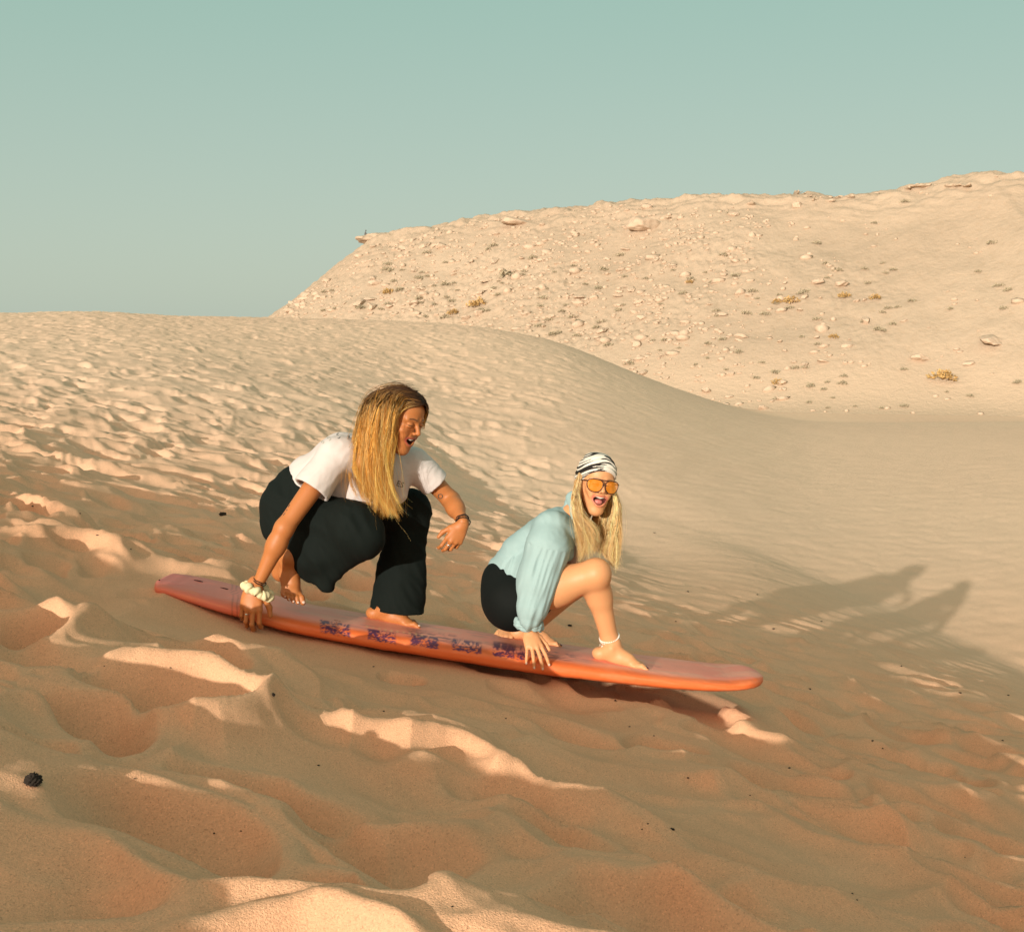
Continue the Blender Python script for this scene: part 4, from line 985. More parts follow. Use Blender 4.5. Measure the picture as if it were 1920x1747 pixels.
    def wrk(x, y, z):
        # long soft folds run down the sleeve, creases pull across the back
        du = unit(wrR - shR); q = (x - shR[0]) * -du[2] + (z - shR[2]) * du[0]; l = (x - shR[0]) * du[0] + (z - shR[2]) * du[2]
        slv = (y < shR[1] + .03) & (l > .06)
        a = .021 * np.abs(noise(q * 26 + 2.5 * l, l * 3.0 + y * 7, 411)) + .0055 * noise(q * 60, l * 6, 413) + .004 * noise(q * 14, l * 16, 414)
        b_ = .010 * noise(x * 9 + z * 6, z * 8 - x * 5 + y * 4, 415) + .006 * np.abs(noise(x * 18 + z * 14, z * 16 - x * 12, 417))
        return np.where(slv, a, b_)
    g1 = solid(ts + tb, .0042, warp=wrk, cuts=[])
    G_, lo_, h_ = field(ts, .0042, warp=wrk, cuts=[(hemc, hemn)]); G2, lo2, h2 = field(tb, .0042, warp=wrk)
    # one field for both, so back and sleeve blend
    lo = np.minimum(lo_, lo2); hi = np.maximum(lo_ + h_ * np.array(G_.shape), lo2 + h_ * np.array(G2.shape))
    def both(x, y, z): return wrk(x, y, z)
    GA, la, ha = field(ts, .0042, lo=lo, hi=hi, cuts=[(hemc, hemn)]); GB, lb, hb = field(tb + [cap(cuf, wrR + (wrR - elR) * .3, .040, .040, .003, sub=True)], .0042, lo=lo, hi=hi)
    k = .03; w = np.clip(.5 + .5 * (GA - GB) / k, 0, 1); GC = GA + (GB - GA) * w - k * w * (1 - w)
    I = np.nonzero(np.abs(GC) < .03); GC[I] += wrk(*[la[i] + h_ * I[i] for i in range(3)]).astype(np.float32)
    shirt = part('shirt', surf(GC, la, ha), MS, rt)
    # rolled cuff
    fa = unit(wrR - elR); e1 = unit(np.cross(fa, V(0, 1, 0))); e2 = np.cross(fa, e1)
    t = np.arange(120) * 2 * np.pi / 120; gs = []
    for k_, (off, rr, tr_) in enumerate(((-.004, .050, .0105), (.008, .052, .0110), (.019, .050, .0090))):
        pr = cuf + fa * (off - .012) + np.outer(np.cos(t) * rr, e1) + np.outer(np.sin(t) * rr * .85, e2) + np.outer(.004 * np.sin(3 * t + k_) + .002 * np.sin(8 * t), fa)
        v_, f_ = tube(pr, tr_ + .002 * np.sin(5 * t + k_ * 2) + .001 * np.sin(13 * t), 12, True); v_ += .002 * np.stack([noise(v_[:, 0] * 60, v_[:, 2] * 60, 1), noise(v_[:, 1] * 60, v_[:, 0] * 60, 2), noise(v_[:, 2] * 60, v_[:, 1] * 60, 3)], 1)
        gs.append((v_, f_))
    part('rolled_cuff', join(gs), MS, shirt)
    # collar
    cl = [cap(J(1070, 928, 5.14), J(1080, 926, 5.03), .012, .012, .02), cap(J(1071, 945, 5.13), J(1088, 950, 4.99), .018, .016, .03), cap(J(1080, 930, 5.03), J(1094, 968, 4.96), .012, .014, .02), cap(J(1082, 945, 5.0), J(1096, 985, 4.96), .016, .010, .02)]
    cl.append(cap(J(1072, 934, 5.07), J(1084, 968, 4.98), .026, .030, .02))
    part('collar', solid(cl, .003), MS, shirt)
    # ---- hair
    def L_(*q): return W(V(*q))
    lf = [[L_(.076, .008, .030), L_(.077, .012, -.015), J(1083, 930, 4.86), J(1088, 960, 4.85), J(1097, 990, 4.86), J(1102, 1020, 4.88), J(1100, 1045, 4.89)],
          [L_(.077, .0, .030), L_(.079, .004, -.01), J(1080, 935, 4.88), J(1084, 965, 4.86), J(1106, 985, 4.86), J(1118, 1005, 4.87), J(1122, 1015, 4.87)],
          [L_(.076, -.012, .035), L_(.080, -.008, -.01), J(1077, 935, 4.91), J(1080, 962, 4.89), J(1090, 995, 4.89), J(1094, 1025, 4.90), J(1090, 1058, 4.91)],
          [L_(.066, -.010, .050), L_(.076, -.01, .0), J(1077, 935, 4.96), J(1080, 960, 4.93), J(1086, 995, 4.92), J(1092, 1020, 4.93), J(1096, 1040, 4.93)]]
    rg_ = [[L_(-.060, .040, .030), L_(-.068, .040, -.010), J(1156, 945, 4.90), J(1153, 975, 4.89), J(1150, 1005, 4.89), J(1150, 1040, 4.89), J(1157, 1068, 4.90)],
           [L_(-.064, .020, .035), L_(-.074, .022, -.010), J(1160, 950, 4.93), J(1160, 980, 4.91), J(1157, 1010, 4.91), J(1154, 1040, 4.91), J(1147, 1060, 4.91)],
           [L_(-.060, -.010, .030), L_(-.070, -.005, -.020), J(1150, 955, 4.98), J(1146, 985, 4.95), J(1142, 1010, 4.94), J(1143, 1035, 4.93), J(1150, 1052, 4.93)],
           [L_(-.050, -.020, -.010), L_(-.050, -.01, -.050), J(1136, 965, 4.99), J(1130, 990, 4.96), J(1128, 1012, 4.94), J(1130, 1030, 4.93), J(1136, 1040, 4.93)],
           [L_(-.040, -.030, -.030), L_(-.035, -.02, -.070), J(1122, 975, 5.0), J(1120, 995, 4.97), J(1118, 1012, 4.95), J(1120, 1025, 4.95), J(1126, 1034, 4.95)]]
    def cols(t, rg):
        gold = V(.78, .44, .14); pale = V(.93, .72, .42); k = rg.uniform()
        return np.repeat((gold * (1 - k) + pale * k)[None], len(t), 0) * (1 - .25 * (1 - sstep(0, .25, t)))[:, None]
    A = fibres(lf, 1900, .0008, .0050, .013, 15, cols=cols, lenvar=.35); B = fibres(rg_, 2200, .0008, .0050, .014, 16, cols=cols, lenvar=.35); C_ = fibres(lf + rg_, 60, .0007, .012, .016, 18, cols=cols)
    base = [ell(L_(0, -.045, -.02), V(.062, .05, .075), .02, HM)]
    for g_ in lf[1:] + rg_[1:]:
        q = crom(g_, 7)
        for a, b_ in zip(q[1:4], q[2:5]): base.append(cap(a + V(0, .014, 0), b_ + V(0, .014, 0), .012, .009, .015))
    base.append(cap(J(1128, 962, 5.02), J(1112, 1005, 5.0), .030, .030, .02))
    bv, bf = solid(base, .004); bc = np.tile(V(.42, .21, .065), (len(bv), 1))
    vs = [bv, A[0], B[0], C_[0]]; nn_ = np.cumsum([0] + [len(q) for q in vs])
    part('hair', (np.concatenate(vs), np.concatenate([bf, A[1] + nn_[1], B[1] + nn_[2], C_[1] + nn_[3]])), MHAIR, rt, colr=np.concatenate([bc, A[2], B[2], C_[2]]))
    # ---- head scarf
    sp = locs([ell(V(0, -.016, .050), V(.083, .100, .080), .02), ell(V(0, .030, .058), V(.064, .060, .058), .03), ell(V(.004, -.075, .010), V(.066, .06, .070), .03), ell(V(.0, -.02, .108), V(.05, .055, .022), .03)], ho, HM, hs)
    up = HM[:, 2]; fw = HM[:, 1]; rtv = HM[:, 0]
    def folds(x, y, z):
        lx = (x - ho[0]) * rtv[0] + (y - ho[1]) * rtv[1] + (z - ho[2]) * rtv[2]; lz = (x - ho[0]) * up[0] + (y - ho[1]) * up[1] + (z - ho[2]) * up[2]; ly = (x - ho[0]) * fw[0] + (y - ho[1]) * fw[1] + (z - ho[2]) * fw[2]
        q = lz + 5.0 * lx * lx - .25 * ly
        return .0028 * np.sin(q * 330 + 2.5 * noise(lx * 18, ly * 12, 421)) * np.clip(.6 + noise(lx * 14, q * 20, 423), 0, 1.4)
    sv, sf = solid(sp, .0024, warp=folds, cuts=[(L_(0, .07, .050), HM @ unit(V(0, .62, -.80))) ])
    l = (sv - ho) @ HM; q = l[:, 2] + 5.0 * l[:, 0]**2 - .25 * l[:, 1] + .006 * noise(l[:, 0] * 22, l[:, 1] * 15, 425)
    w = .06 + noise(l[:, 0] * 11 + 3, q * 135, 427) + .4 * noise(l[:, 0] * 30, q * 160, 429)
    cc = V(.66, .62, .55) * (1 - sstep(.10, .16, w))[:, None] + V(.018, .015, .014) * sstep(.10, .16, w)[:, None]
    MSC = m_attr('printed_scarf', .8, 0, .15, (300, .15, .001))[0]
    sc = D.objects.new('head_scarf', mesh_np('head_scarf', sv, sf)); col.objects.link(sc); set_col(sc.data, cc); sc.data.materials.append(MSC); tag(sc, 'black and white zebra striped head scarf wrapped round the blonde hair', 'head scarf')
    # ---- sunglasses
    gl = root('sunglasses', L_(0, .095, .005), 'aviator sunglasses with orange lenses and tortoiseshell frame below the striped head scarf', 'sunglasses')
    MF = m_plain('tortoiseshell', (.045, .014, .006), .25, .5, nscale=120, nstr=.05, vary=.6)
    ML, n, b = nodes('orange_lens'); b.inputs['Base Color'].default_value = (.78, .25, .008, 1); b.inputs['Roughness'].default_value = .05; b.inputs['Alpha'].default_value = .58
    def lens(sx):
        t_ = np.linspace(0, 2 * np.pi, 41)[:-1]; rx = .0330 * np.sign(np.cos(t_)) * np.abs(np.cos(t_))**.72; rz = np.where(np.sin(t_) > 0, .0220, .0330) * np.sign(np.sin(t_)) * np.abs(np.sin(t_))**.80
        rx = rx * np.where(np.sin(t_) < 0, 1 - .16 * np.abs(np.sin(t_)), 1)
        x = sx * .0385 + rx; z = .0065 + rz; y = .1080 - 4.2 * x * x
        return np.stack([x, y, z], 1)
    rims = []
    for sx in (-1, 1):
        pts = lens(sx); rims.append(tube(W(pts), .0022 * hs, 8, True))
        cen = pts.mean(0) + V(0, .0015, 0); rings = [pts * (1 - k) + cen * k for k in (0, .33, .66)]; vv = np.concatenate(rings + [cen[None]]); n_ = len(pts); i = np.arange(n_); j = (i + 1) % n_
        fq = np.concatenate([np.stack([i + a * n_, j + a * n_, j + (a + 1) * n_, i + (a + 1) * n_], 1) for a in (0, 1)]); ft_ = np.stack([i + 2 * n_, j + 2 * n_, np.full(n_, 3 * n_)], 1)
        part('lens', (W(vv), [ft_, fq]), ML, gl)
    bar = np.array([[x, .1105 - 4.2 * x * x, .0285] for x in np.linspace(-.052, .052, 12)]); br = np.array([[x, .110, .008 + .003 * math.cos(x * 250)] for x in np.linspace(-.0085, .0085, 6)])
    fr_ = rims + [tube(W(bar), .0020, 8), tube(W(br), .0019, 8)]
    part('frame', join(fr_), MF, gl)
    for sx in (-1, 1):
        tp_ = np.array([[sx * .0700, .086, .016], [sx * .0780, .072, .016], [sx * .0775, .04, .012], [sx * .0800, .0, .008], [sx * .079, -.02, -.004]]); part('temple_arm', tube(W(crom(tp_, 14)), .0026, 8), MF, gl)
    # ---- anklet, bracelet, earring
    ad = unit(anR - knR); e1 = unit(np.cross(ad, V(0, 1, 0))); e2 = np.cross(ad, e1); an = root('anklet', anR, 'white beaded anklet with small shells and loose tassel on the front ankle', 'anklet')
    MBe = m_plain('white_beads', (.74, .70, .64), .4, .4)
    for row, (off, nb) in enumerate(((-.006, 34), (.006, 30))):
        gs = []
        for i in range(nb):
            a = i * 2 * np.pi / nb; q = anR + V(0, 0, .004) + ad * (off + .004 * math.sin(a + row)) + .0395 * (math.cos(a) * e1 + math.sin(a) * e2); gs.append(ball(q, .0042 if row == 0 else .0036, None, 8, 6))
        part('bead_strand', join(gs), MBe, an)
    for i in range(5):
        a = -1.9 + i * .45 + math.pi; q = anR + ad * .016 + .041 * (math.cos(a) * e1 + math.sin(a) * e2); part('shell', ball(q, V(.0058, .004, .0065), None, 10, 8), MBe, an)
    tl = anR + ad * .01 - V(.036, .01, 0); gs = [tube(np.array([tl, tl + V(-.004 - .003 * k, -.004, -.018), tl + V(-.008 - .007 * k, -.006, -.040)]), .0007, 4) for k in range(3)]
    part('tassel', join(gs), m_plain('tan_thread', (.30, .20, .10), .8), an)
    er = D.objects.new('earring', mesh_np('earring', *ellipse_ring(L_(-.070, .022, -.050), V(0, 1, 0), V(0, 0, 1), (.013, .015), .0016, 24))); col.objects.link(er); er.data.materials.append(MSILVER); tag(er, 'hoop earring half hidden in the blonde hair below the sunglasses', 'earring')
    return rt
W2 = build_w2()

# ---------------------------------------------------------------- rocks and scrub on the hill
def icos(sub=3):
    t = (1 + 5**.5) / 2; v = [(-1, t, 0), (1, t, 0), (-1, -t, 0), (1, -t, 0), (0, -1, t), (0, 1, t), (0, -1, -t), (0, 1, -t), (t, 0, -1), (t, 0, 1), (-t, 0, -1), (-t, 0, 1)]
    f = [(0, 11, 5), (0, 5, 1), (0, 1, 7), (0, 7, 10), (0, 10, 11), (1, 5, 9), (5, 11, 4), (11, 10, 2), (10, 7, 6), (7, 1, 8), (3, 9, 4), (3, 4, 2), (3, 2, 6), (3, 6, 8), (3, 8, 9), (4, 9, 5), (2, 4, 11), (6, 2, 10), (8, 6, 7), (9, 8, 1)]
    v = [unit(q) for q in v]
    for _ in range(sub):
        mid = {}; nf = []
        def m(a, b):
            k = (min(a, b), max(a, b))
            if k not in mid: mid[k] = len(v); v.append(unit(v[a] + v[b]))
            return mid[k]
        for a, b, c in f:
            ab, bc, ca_ = m(a, b), m(b, c), m(c, a); nf += [(a, ab, ca_), (b, bc, ab), (c, ca_, bc), (ab, bc, ca_)]
        f = nf
    return np.array(v), np.array(f)
IV, IF = icos(3)
def rock_mesh(seed, flat=.6, cut=13, rough=.16):
    rg = np.random.default_rng(seed); v = IV.copy()
    for _ in range(cut):                   # split faces, as broken sandstone has
        n_ = unit(rg.normal(size=3)); h = rg.uniform(.55, .85); d = v @ n_ - h; v = v - np.outer(np.maximum(d, 0), n_)
    v = v * (1 + rough * (noise(v[:, 0] * 3 + seed, v[:, 1] * 3 + v[:, 2] * 2, 501) + .5 * noise(v[:, 0] * 8 + v[:, 2] * 5, v[:, 1] * 8 + seed, 503)))[:, None]
    v = v * V(1.25, 1, flat); return mesh_np('boulder', v, IF, False)
def bush_mesh(seed, n=150):
    rg = np.random.default_rng(seed); vs, fs = [], []
    for i in range(n):
        a = rg.uniform(0, 2 * np.pi); e = math.asin(rg.uniform(0, 1)); r = rg.uniform(.55, 1.0) * (1 + .25 * math.sin(3 * a + seed) )
        c = r * V(math.cos(a) * math.cos(e), math.sin(a) * math.cos(e), .62 * math.sin(e)); d = unit(c + rg.normal(size=3) * .5); s_ = unit(np.cross(d, rg.normal(size=3)))
        L = rg.uniform(.12, .26); w = L * .5
        k = len(vs) * 4; vs.append(np.array([c - s_ * w, c + s_ * w, c + d * L + s_ * w * .3, c + d * L - s_ * w * .3])); fs.append([k, k + 1, k + 2, k + 3])
    for i in range(10):                    # stems
        a = i * .63; k = len(vs) * 4; d = V(math.cos(a), math.sin(a), .6); s_ = V(-math.sin(a), math.cos(a), 0) * .03
        vs.append(np.array([-s_, s_, d * .8 + s_ * .4, d * .8 - s_ * .4])); fs.append([k, k + 1, k + 2, k + 3])
    return mesh_np('bush', np.concatenate(vs), np.array(fs), False)
MR, n, b = nodes('boulder_rock'); co = coord(n); t_ = tex(n, 'Noise', 3, co, Detail=6); n.links.new(ramp(n, t_.outputs[0], [(.3, (.44, .33, .24)), (.7, (.53, .41, .31))]), b.inputs['Base Color']); b.inputs['Roughness'].default_value = .95; b.inputs['Specular IOR Level'].default_value = .1; bump(n, b, t_.outputs[0], .6, .1)
def m_bush(name, c0, c1):
    m, n, b = nodes(name); t_ = tex(n, 'Noise', 3, coord(n), Detail=4); n.links.new(ramp(n, t_.outputs[0], [(.35, c0), (.65, c1)]), b.inputs['Base Color']); b.inputs['Roughness'].default_value = .9; return m
MBG = m_bush('grey_scrub', (.32, .27, .18), (.42, .355, .245)); MBO = m_bush('golden_scrub', (.36, .215, .075), (.50, .33, .13))
HX, HY, HZ_ = HG
HU, HV = HX / HY, HZ_ / HY
_c, _s_ = math.cos(PITCH), math.sin(PITCH)
_den = _c - HV * _s_; HPX = 960 + F * HU / _den; HPY = 873.5 - F * (HV * _c + _s_) / _den
def on_hill(px, py):
    d = (HPX - px)**2 + (HPY - py)**2; k = int(np.argmin(d)); i, j = divmod(k, d.shape[1]); return V(HX[i, j], HY[i, j], HZ_[i, j]), math.sqrt(d[i, j])
def sil(px): return np.interp(px, [500, 700, 900, 1050, 1200, 1300, 1430, 1500, 1920], [592, 600, 611, 640, 704, 740, 776, 772, 775])
def top_(px): return np.interp(px, [510, 600, 690, 750, 820, 960, 1100, 1310, 1500, 1600, 1690, 1800, 1919], [592, 530, 458, 450, 428, 402, 388, 372, 370, 356, 330, 336, 326])
rocks = [rock_mesh(600 + i, [.5, .7, .45, .8, .6, .55][i]) for i in range(6)]
for m_ in rocks: m_.materials.append(MR)
bush_g = [bush_mesh(700 + i) for i in range(4)]; bush_o = [bush_mesh(710 + i, 190) for i in range(3)]
for m_ in bush_g: m_.materials.append(MBG)
for m_ in bush_o: m_.materials.append(MBO)
def put(me, name, px, py, size, label, cat, group, sink=.25, sx=1.0, tilt=.3, rg=rng):
    p, d = on_hill(px, py)
    if d > 12: return None
    if name == 'bush': size *= 1.35
    o = D.objects.new(name, me); col.objects.link(o); r = size * p[1] / F * .5
    o.location = (p[0], p[1], p[2] + r * (.5 - sink) * .6); o.scale = (r * sx, r, r); o.rotation_euler = (rg.uniform(-tilt, tilt), rg.uniform(-tilt, tilt), rg.uniform(0, 6.28))
    return tag(o, label, cat, group)
big = [(1212, 425, 62, 'tall pale slab of rock leaning just below the rim, beside the dark cave'), (1304, 440, 44, 'rounded boulder with orange broken underside standing below the cave'), (1368, 424, 36, 'flat pale boulder right of the rounded one under the rim'),
       (962, 418, 46, 'broad pale boulder near the rim above the grey bushes'), (905, 424, 34, 'blocky boulder on the shoulder of the hill near its left end'), (1040, 474, 36, 'pale split boulder with shaded face in the middle of the scree'), (1068, 466, 30, 'long shaded ledge stone beside the split boulder'),
       (1030, 412, 38, 'square boulder set into the hill just under the rim'), (1577, 533, 26, 'upright rock with orange shaded edge in the middle slope'), (1726, 672, 34, 'pale crumbly mound of rock at the foot of the hill'), (1818, 682, 20, 'small angular rock right of the crumbly mound'),
       (1862, 640, 46, 'large pale half-buried boulder low at the edge of the hill'), (1530, 530, 24, 'broken rock with cracked face on the middle slope'), (796, 462, 24, 'orange shaded boulder near the golden bush on the left shoulder'), (1440, 455, 26, 'low rock at the top of the bare sand chute'), (1366, 745, 14, 'small dark pointed rock standing on the dune edge')]
for px, py, s_, lb in big: put(rocks[(px * 7) % 6], 'boulder', px, py, s_, lb, 'boulder', None, sink=.35, sx=1.15)
for px, py, s_, lb in [(732, 485, 22, 'golden bush on the left shoulder of the hill below the ledge'), (728, 550, 18, 'golden bush low on the left flank of the hill'), (665, 525, 14, 'small olive bush on the left skyline of the hill'), (895, 572, 26, 'wide golden bush just above the dune crest'), (848, 588, 16, 'small orange bush touching the dune crest'),
                       (950, 517, 24, 'pale dry bush in the scree above the dune'), (1000, 446, 22, 'round grey bush under the square boulder'), (1000, 486, 16, 'orange-brown bush below the round grey bush'), (1457, 567, 14, 'small orange bush beside a larger olive one'), (1484, 566, 22, 'olive bush in the middle of the hill with an orange neighbour'), (1582, 556, 18, 'dusty pink bush right of the olive one'),
                       (1648, 484, 17, 'compact golden bush high on the right slope'), (1643, 560, 17, 'compact brown bush straight below the high golden one'), (1563, 632, 14, 'orange bush low in the middle slope'), (1460, 720, 18, 'bright olive golden bush at the hill foot'), (1580, 720, 14, 'little orange bush at the hill foot beside grey scrub'), (1769, 711, 36, 'biggest dry reddish bush at the hill foot on the bare sand'), (1292, 531, 12, 'tiny yellow bush in the centre of the scree'), (1358, 412, 9, 'tiny yellow bush next to the flat pale boulder')]:
    g_ = 'grey' in lb or 'pale' in lb
    put((bush_g if g_ else bush_o)[px % 3], 'bush', px, py, s_, lb, 'bush', None, sink=.5, tilt=.15)
rg4 = np.random.default_rng(44)
def zone(px, py):
    f = (py - top_(px)) / max(sil(px) - top_(px), 1)
    a = 'near the rim' if f < .3 else 'halfway up the hill' if f < .65 else 'low on the hill'
    b_ = 'on the left flank' if px < 700 else 'below the left shoulder' if px < 900 else 'above the dune crest' if px < 1120 else 'under the cave' if px < 1340 else 'beside the bare chute' if px < 1520 else 'in the middle of the right slope' if px < 1720 else 'by the far right edge'
    return a + ', ' + b_
cnt = 0
while cnt < 210:
    px = rg4.uniform(560, 1915); t0, t1 = top_(px) + 22, sil(px) - 6
    if t1 - t0 < 10: continue
    py = rg4.uniform(t0, t1); dens = noise(np.array([px / 90.]), np.array([py / 60.]), 77)[0] + .25 - .45 * (px > 1700)
    if rg4.uniform(-.3, .45) > dens: continue
    sz_ = rg4.uniform(7, 15)
    put(bush_g[cnt % 4], 'bush', px, py, sz_, ('large' if sz_ > 13 else 'middling' if sz_ > 10 else 'small') + ' grey-green scrub cushion ' + zone(px, py), 'bush', 'grey scrub cushions on the hillside', sink=.5, tilt=.15, rg=rg4); cnt += 1
cnt = 0
while cnt < 280:
    px = rg4.uniform(520, 1915); t0, t1 = top_(px) + 4, sil(px) - 4
    if t1 - t0 < 6: continue
    py = t0 + (t1 - t0) * rg4.uniform()**1.1; dens = .5 - max(0, px - 1350) / 700 + .6 * noise(np.array([px / 110.]), np.array([py / 70.]), 78)[0]
    if rg4.uniform(-.1, .6) > dens: continue
    sz_ = rg4.uniform(5, 11) if rg4.uniform() < .72 else rg4.uniform(11, 22)
    put(rocks[cnt % 6], 'loose_rock', px, py, sz_, ('large' if sz_ > 11 else 'middling' if sz_ > 8 else 'small') + (' blocky', ' rounded', ' thin flat', ' upright', ' squat', ' wedge-like')[cnt % 6] + ' loose rock ' + zone(px, py), 'rock', 'loose rocks in the scree', sink=.3, sx=rg4.uniform(.9, 1.4), rg=rg4); cnt += 1
# overhanging ledge at the left end of the rim
lp = P(694, 446, 190); pr = []
for i, (dx, dz, r, h_) in enumerate([(0, 0, 1.9, .55), (1.8, .25, 2.6, .7), (4.2, .1, 3.2, .9), (1.2, -.9, 1.7, .5), (3.0, -1.3, 2.3, .7), (4.6, -2.4, 2.6, 1.1), (-.9, .1, 1.2, .35), (7.5, .1, 3.4, .9)]):
    pr.append(ell(lp + V(dx, 0, dz - .3), V(r, 2.6, h_), .25))
lv, lf_ = solid(pr, .22, warp=lambda x, y, z: .22 * noise(x * .9, z * 3.2, 511) + .14 * noise(x * 2.4 + y, z * 5, 513) - .12 * np.sin(z * 8 + x))
led = D.objects.new('rock_ledge', mesh_np('rock_ledge', lv, lf_)); col.objects.link(led); led.data.materials.append(m_hill); tag(led, 'layered sandstone ledge overhanging the left end of the hill rim', 'rock ledge')
# strata slabs and the shallow cave under the rim
def slab(px0, px1, py, hpx, lbl, seed):
    p0, p1 = on_hill(px0, py)[0], on_hill(px1, py)[0]; pr = []; n_ = 7; rg = np.random.default_rng(seed)
    for i in range(n_):
        q = p0 + (p1 - p0) * (i + .5) / n_; pr.append(ell(q + V(0, .5, -.25 + rg.uniform(-.15, .15)), V(abs(p1[0] - p0[0]) / n_ * .85, 1.8 + rg.uniform(0, .8), hpx * q[1] / F * .5 * rg.uniform(.7, 1.1)), .2))
    v, f = solid(pr, .2, warp=lambda x, y, z: .2 * noise(x * .8, z * 3 + y, seed) + .1 * noise(x * 2.5, z * 5, seed + 1))
    o = D.objects.new('rock_outcrop', mesh_np('rock_outcrop', v, f)); col.objects.link(o); o.data.materials.append(m_hill); tag(o, lbl, 'rock outcrop')
slab(1215, 1300, 386, 9, 'thick sandstone slab roofing the shallow cave under the rim', 521)
slab(1690, 1740, 341, 9, 'stepped sandstone slab jutting from the rim at its high point', 523)
slab(1600, 1650, 396, 5, 'long thin slanting slab in the upper right slope', 525)
slab(1860, 1915, 342, 8, 'dark-edged slab below the rim by the photo edge', 527)
slab(1725, 1775, 370, 5, 'orange shaded slab between the high point and the thin slanting slab', 529)
for i_, (x0_, x1_, w_) in enumerate([(760, 800, 'over the left shoulder'), (840, 890, 'right of the left shoulder'), (1085, 1130, 'left of the tall leaning slab'), (1320, 1370, 'just right of the cave'), (1400, 1455, 'above the bare sand chute'), (1480, 1525, 'at the saddle of the rim'), (1560, 1600, 'where the rim starts to climb'), (1770, 1815, 'right of the high point')]):
    slab(x0_, x1_, float(top_((x0_ + x1_) / 2)) + 9, 5.5, 'low weathered ledge of layered sandstone on the rim, ' + w_, 541 + i_)
cv, cf = solid([ell(on_hill(1245, 399)[0] + V(0, -.9, 0), V(2.5, .9, .45), .1)], .15, warp=lambda x, y, z: .12 * noise(x * 1.5, z * 3, 531))
cave = D.objects.new('cave_mouth', mesh_np('cave_mouth', cv, cf)); col.objects.link(cave); cave.data.materials.append(m_plain('cave_shade_brown', (.22, .095, .035), .95, .1, nscale=2, nstr=.5, ndist=.1)); tag(cave, 'dark brown lump painted as the shade of the shallow cave, under the slab at the rim', 'rock')  # solid brown lump, its colour stands in for the shade inside the cave
wt = D.objects.new('tent', mesh_np('tent', *ball(on_hill(1257, 398)[0] + V(0, -1.9, .1), V(.42, .4, .30), None, 16, 10))); col.objects.link(wt); wt.data.materials.append(m_plain('white_canvas', (.7, .72, .75), .8)); tag(wt, 'tiny white domed tent in the mouth of the shallow cave', 'tent')
# tiny seated hiker on the ledge
hk = lp + V(-.7, -.4, .30)
hv, hf = solid([cap(hk, hk + V(.05, 0, .45), .17, .13, .05), ell(hk + V(.10, 0, .74), V(.10, .11, .13), .03), cap(hk, hk + V(.42, -.1, .12), .10, .08, .05), cap(hk + V(.42, -.1, .12), hk + V(.55, -.1, -.22), .07, .05, .03), cap(hk + V(.02, -.1, .45), hk + V(.30, -.2, .2), .05, .04, .03)], .03)
hi_ = D.objects.new('person', mesh_np('person', hv, hf)); col.objects.link(hi_); hi_.data.materials.append(m_plain('dark_clothes', (.10, .10, .10), .9)); tag(hi_, 'tiny figure in dark clothes sitting on the tip of the overhanging ledge', 'person')

# ---------------------------------------------------------------- bits lying on the sand
def on_sand(px, py):
    u, v = ray(px, py); ys = np.exp(np.linspace(math.log(1.4), math.log(60), 1500)); zz = sand_z(u * ys, ys); k = np.nonzero(zz > v * ys)[0]
    y = ys[k[0]] if len(k) else 10.; return V(u * y, y, float(sand_z(np.array([u * y]), np.array([y]))[0]))
MC = m_plain('dark_debris', (.035, .026, .020), .9, .2, nscale=60, nstr=.6, ndist=.004)
clods = []
for i in range(3):
    q = rock_mesh(800 + i, .7, 3, .75); q.name = 'debris'; q.materials.append(MC); clods.append(q)
def bit(px, py, w, lb, gp=None, name='pebble', k=0, flat=1.):
    p = on_sand(px, py); r = w * p[1] / F * .5; o = D.objects.new(name, clods[k]); col.objects.link(o); o.location = (p[0], p[1], p[2] + r * .25 * flat); o.scale = (r / 1.25, r * .8, r * flat); o.rotation_euler = (.1, .1, (px * 7) % 6); return tag(o, lb, 'pebble', gp)
bit(62, 1467, 36, 'lumpy dark clod, the largest dark thing lying on the foreground sand', k=0); bit(418, 967, 13, 'round dark pebble on the sand left of the white-shirted woman', k=1, flat=1.1)
bit(1260, 1555, 10, 'flat dark chip alone in the hollow below the middle of the board', k=2, flat=.5); bit(1068, 1175, 9, 'small dark leaf-like chip lying just beyond the board between knee and shin', k=2, flat=.4); bit(512, 1305, 9, 'small dark chip on the sand ridge below the board tail', k=1)
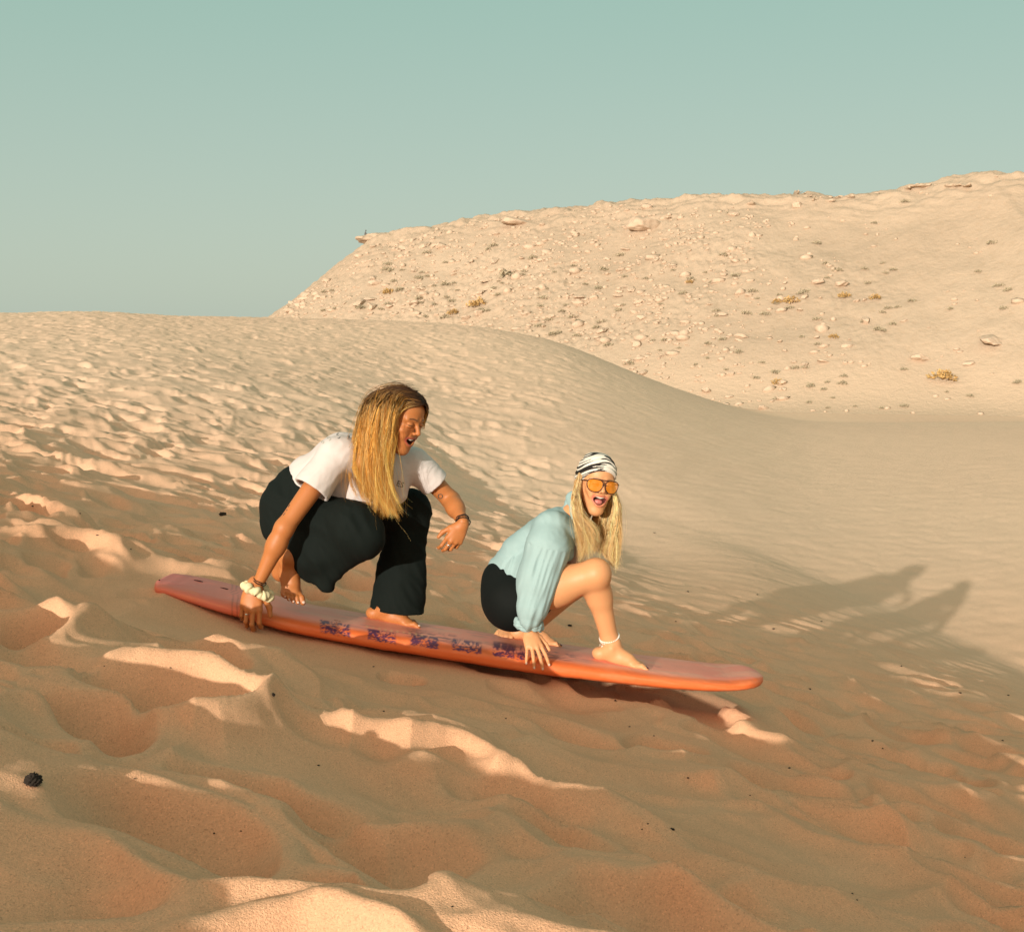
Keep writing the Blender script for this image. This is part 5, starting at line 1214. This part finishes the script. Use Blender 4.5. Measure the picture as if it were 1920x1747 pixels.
for i, (x, y_) in enumerate([(196, 1250), (245, 1030), (1215, 1545), (1340, 1283), (1636, 1390), (1290, 1458), (1406, 1491), (1518, 1292), (1154, 1316), (1180, 1363), (1226, 1380), (1598, 1675), (1607, 1687), (1810, 1608), (848, 1701), (720, 1335), (948, 1350), (597, 1436), (402, 1571), (1227, 1000), (1204, 1557), (1290, 1110), (1420, 1115), (1267, 1167), (1450, 1180), (1540, 1165), (150, 965), (62, 955), (183, 1005), (320, 1260), (1655, 1405), (1800, 1300), (1880, 1390), (1690, 1250), (1115, 985), (452, 1560), (253, 1468), (1480, 1440), (1890, 1304), (700, 1250)]):
    bit(x, y_, 3.5 + (i * 37 % 10) * .25, 'tiny dark crumb on ' + ('the sunlit sand' if y_ < 900 else 'the shaded sand ') + ('left of the women' if x < 480 else 'between or below the women' if x < 1250 else 'beyond the board nose') + (', low in the foreground' if y_ > 1400 else ''), 'tiny dark crumbs on the sand', 'pebble', i % 3, .6)

# fine scree between the countable rocks
rs = np.random.default_rng(91); SV, SF = icos(0); ok = (HPX > 505) & (HPX < 1990) & (HPY < sil(HPX) + 12) & (HPY > top_(HPX) + 1)
ii, jj = np.nonzero(ok); dens = .55 + noise(HPX[ii, jj] / 80., HPY[ii, jj] / 50., 79) - np.clip((HPX[ii, jj] - 1250) / 520, 0, .75) - .25 * (HPY[ii, jj] > sil(HPX[ii, jj]) - 25)
keep = rs.uniform(0, 1, len(ii)) < np.clip(dens, 0.01, 1) * .055
ii, jj = ii[keep], jj[keep]; n_ = len(ii); c_ = np.stack([HX[ii, jj], HY[ii, jj], HZ_[ii, jj]], 1); r_ = rs.uniform(.10, .34, n_) * (1 + 1.2 * (rs.uniform(0, 1, n_) < .08))
sv = SV[None] * rs.uniform(.6, 1.3, (n_, 12, 1)) * (r_[:, None] * np.stack([rs.uniform(.9, 1.6, n_), np.ones(n_), rs.uniform(.45, .85, n_)], 1))[:, None, :] + c_[:, None] + np.array([0, 0, .02])
sf = (SF[None] + 12 * np.arange(n_)[:, None, None]).reshape(-1, 3)
sc_ = D.objects.new('scree', mesh_np('scree', sv.reshape(-1, 3), sf, False)); col.objects.link(sc_); sc_.data.materials.append(MR); tag(sc_, 'fine pale stone scree covering the slope of the hill', 'scree', kind='stuff')
print('scree', n_)
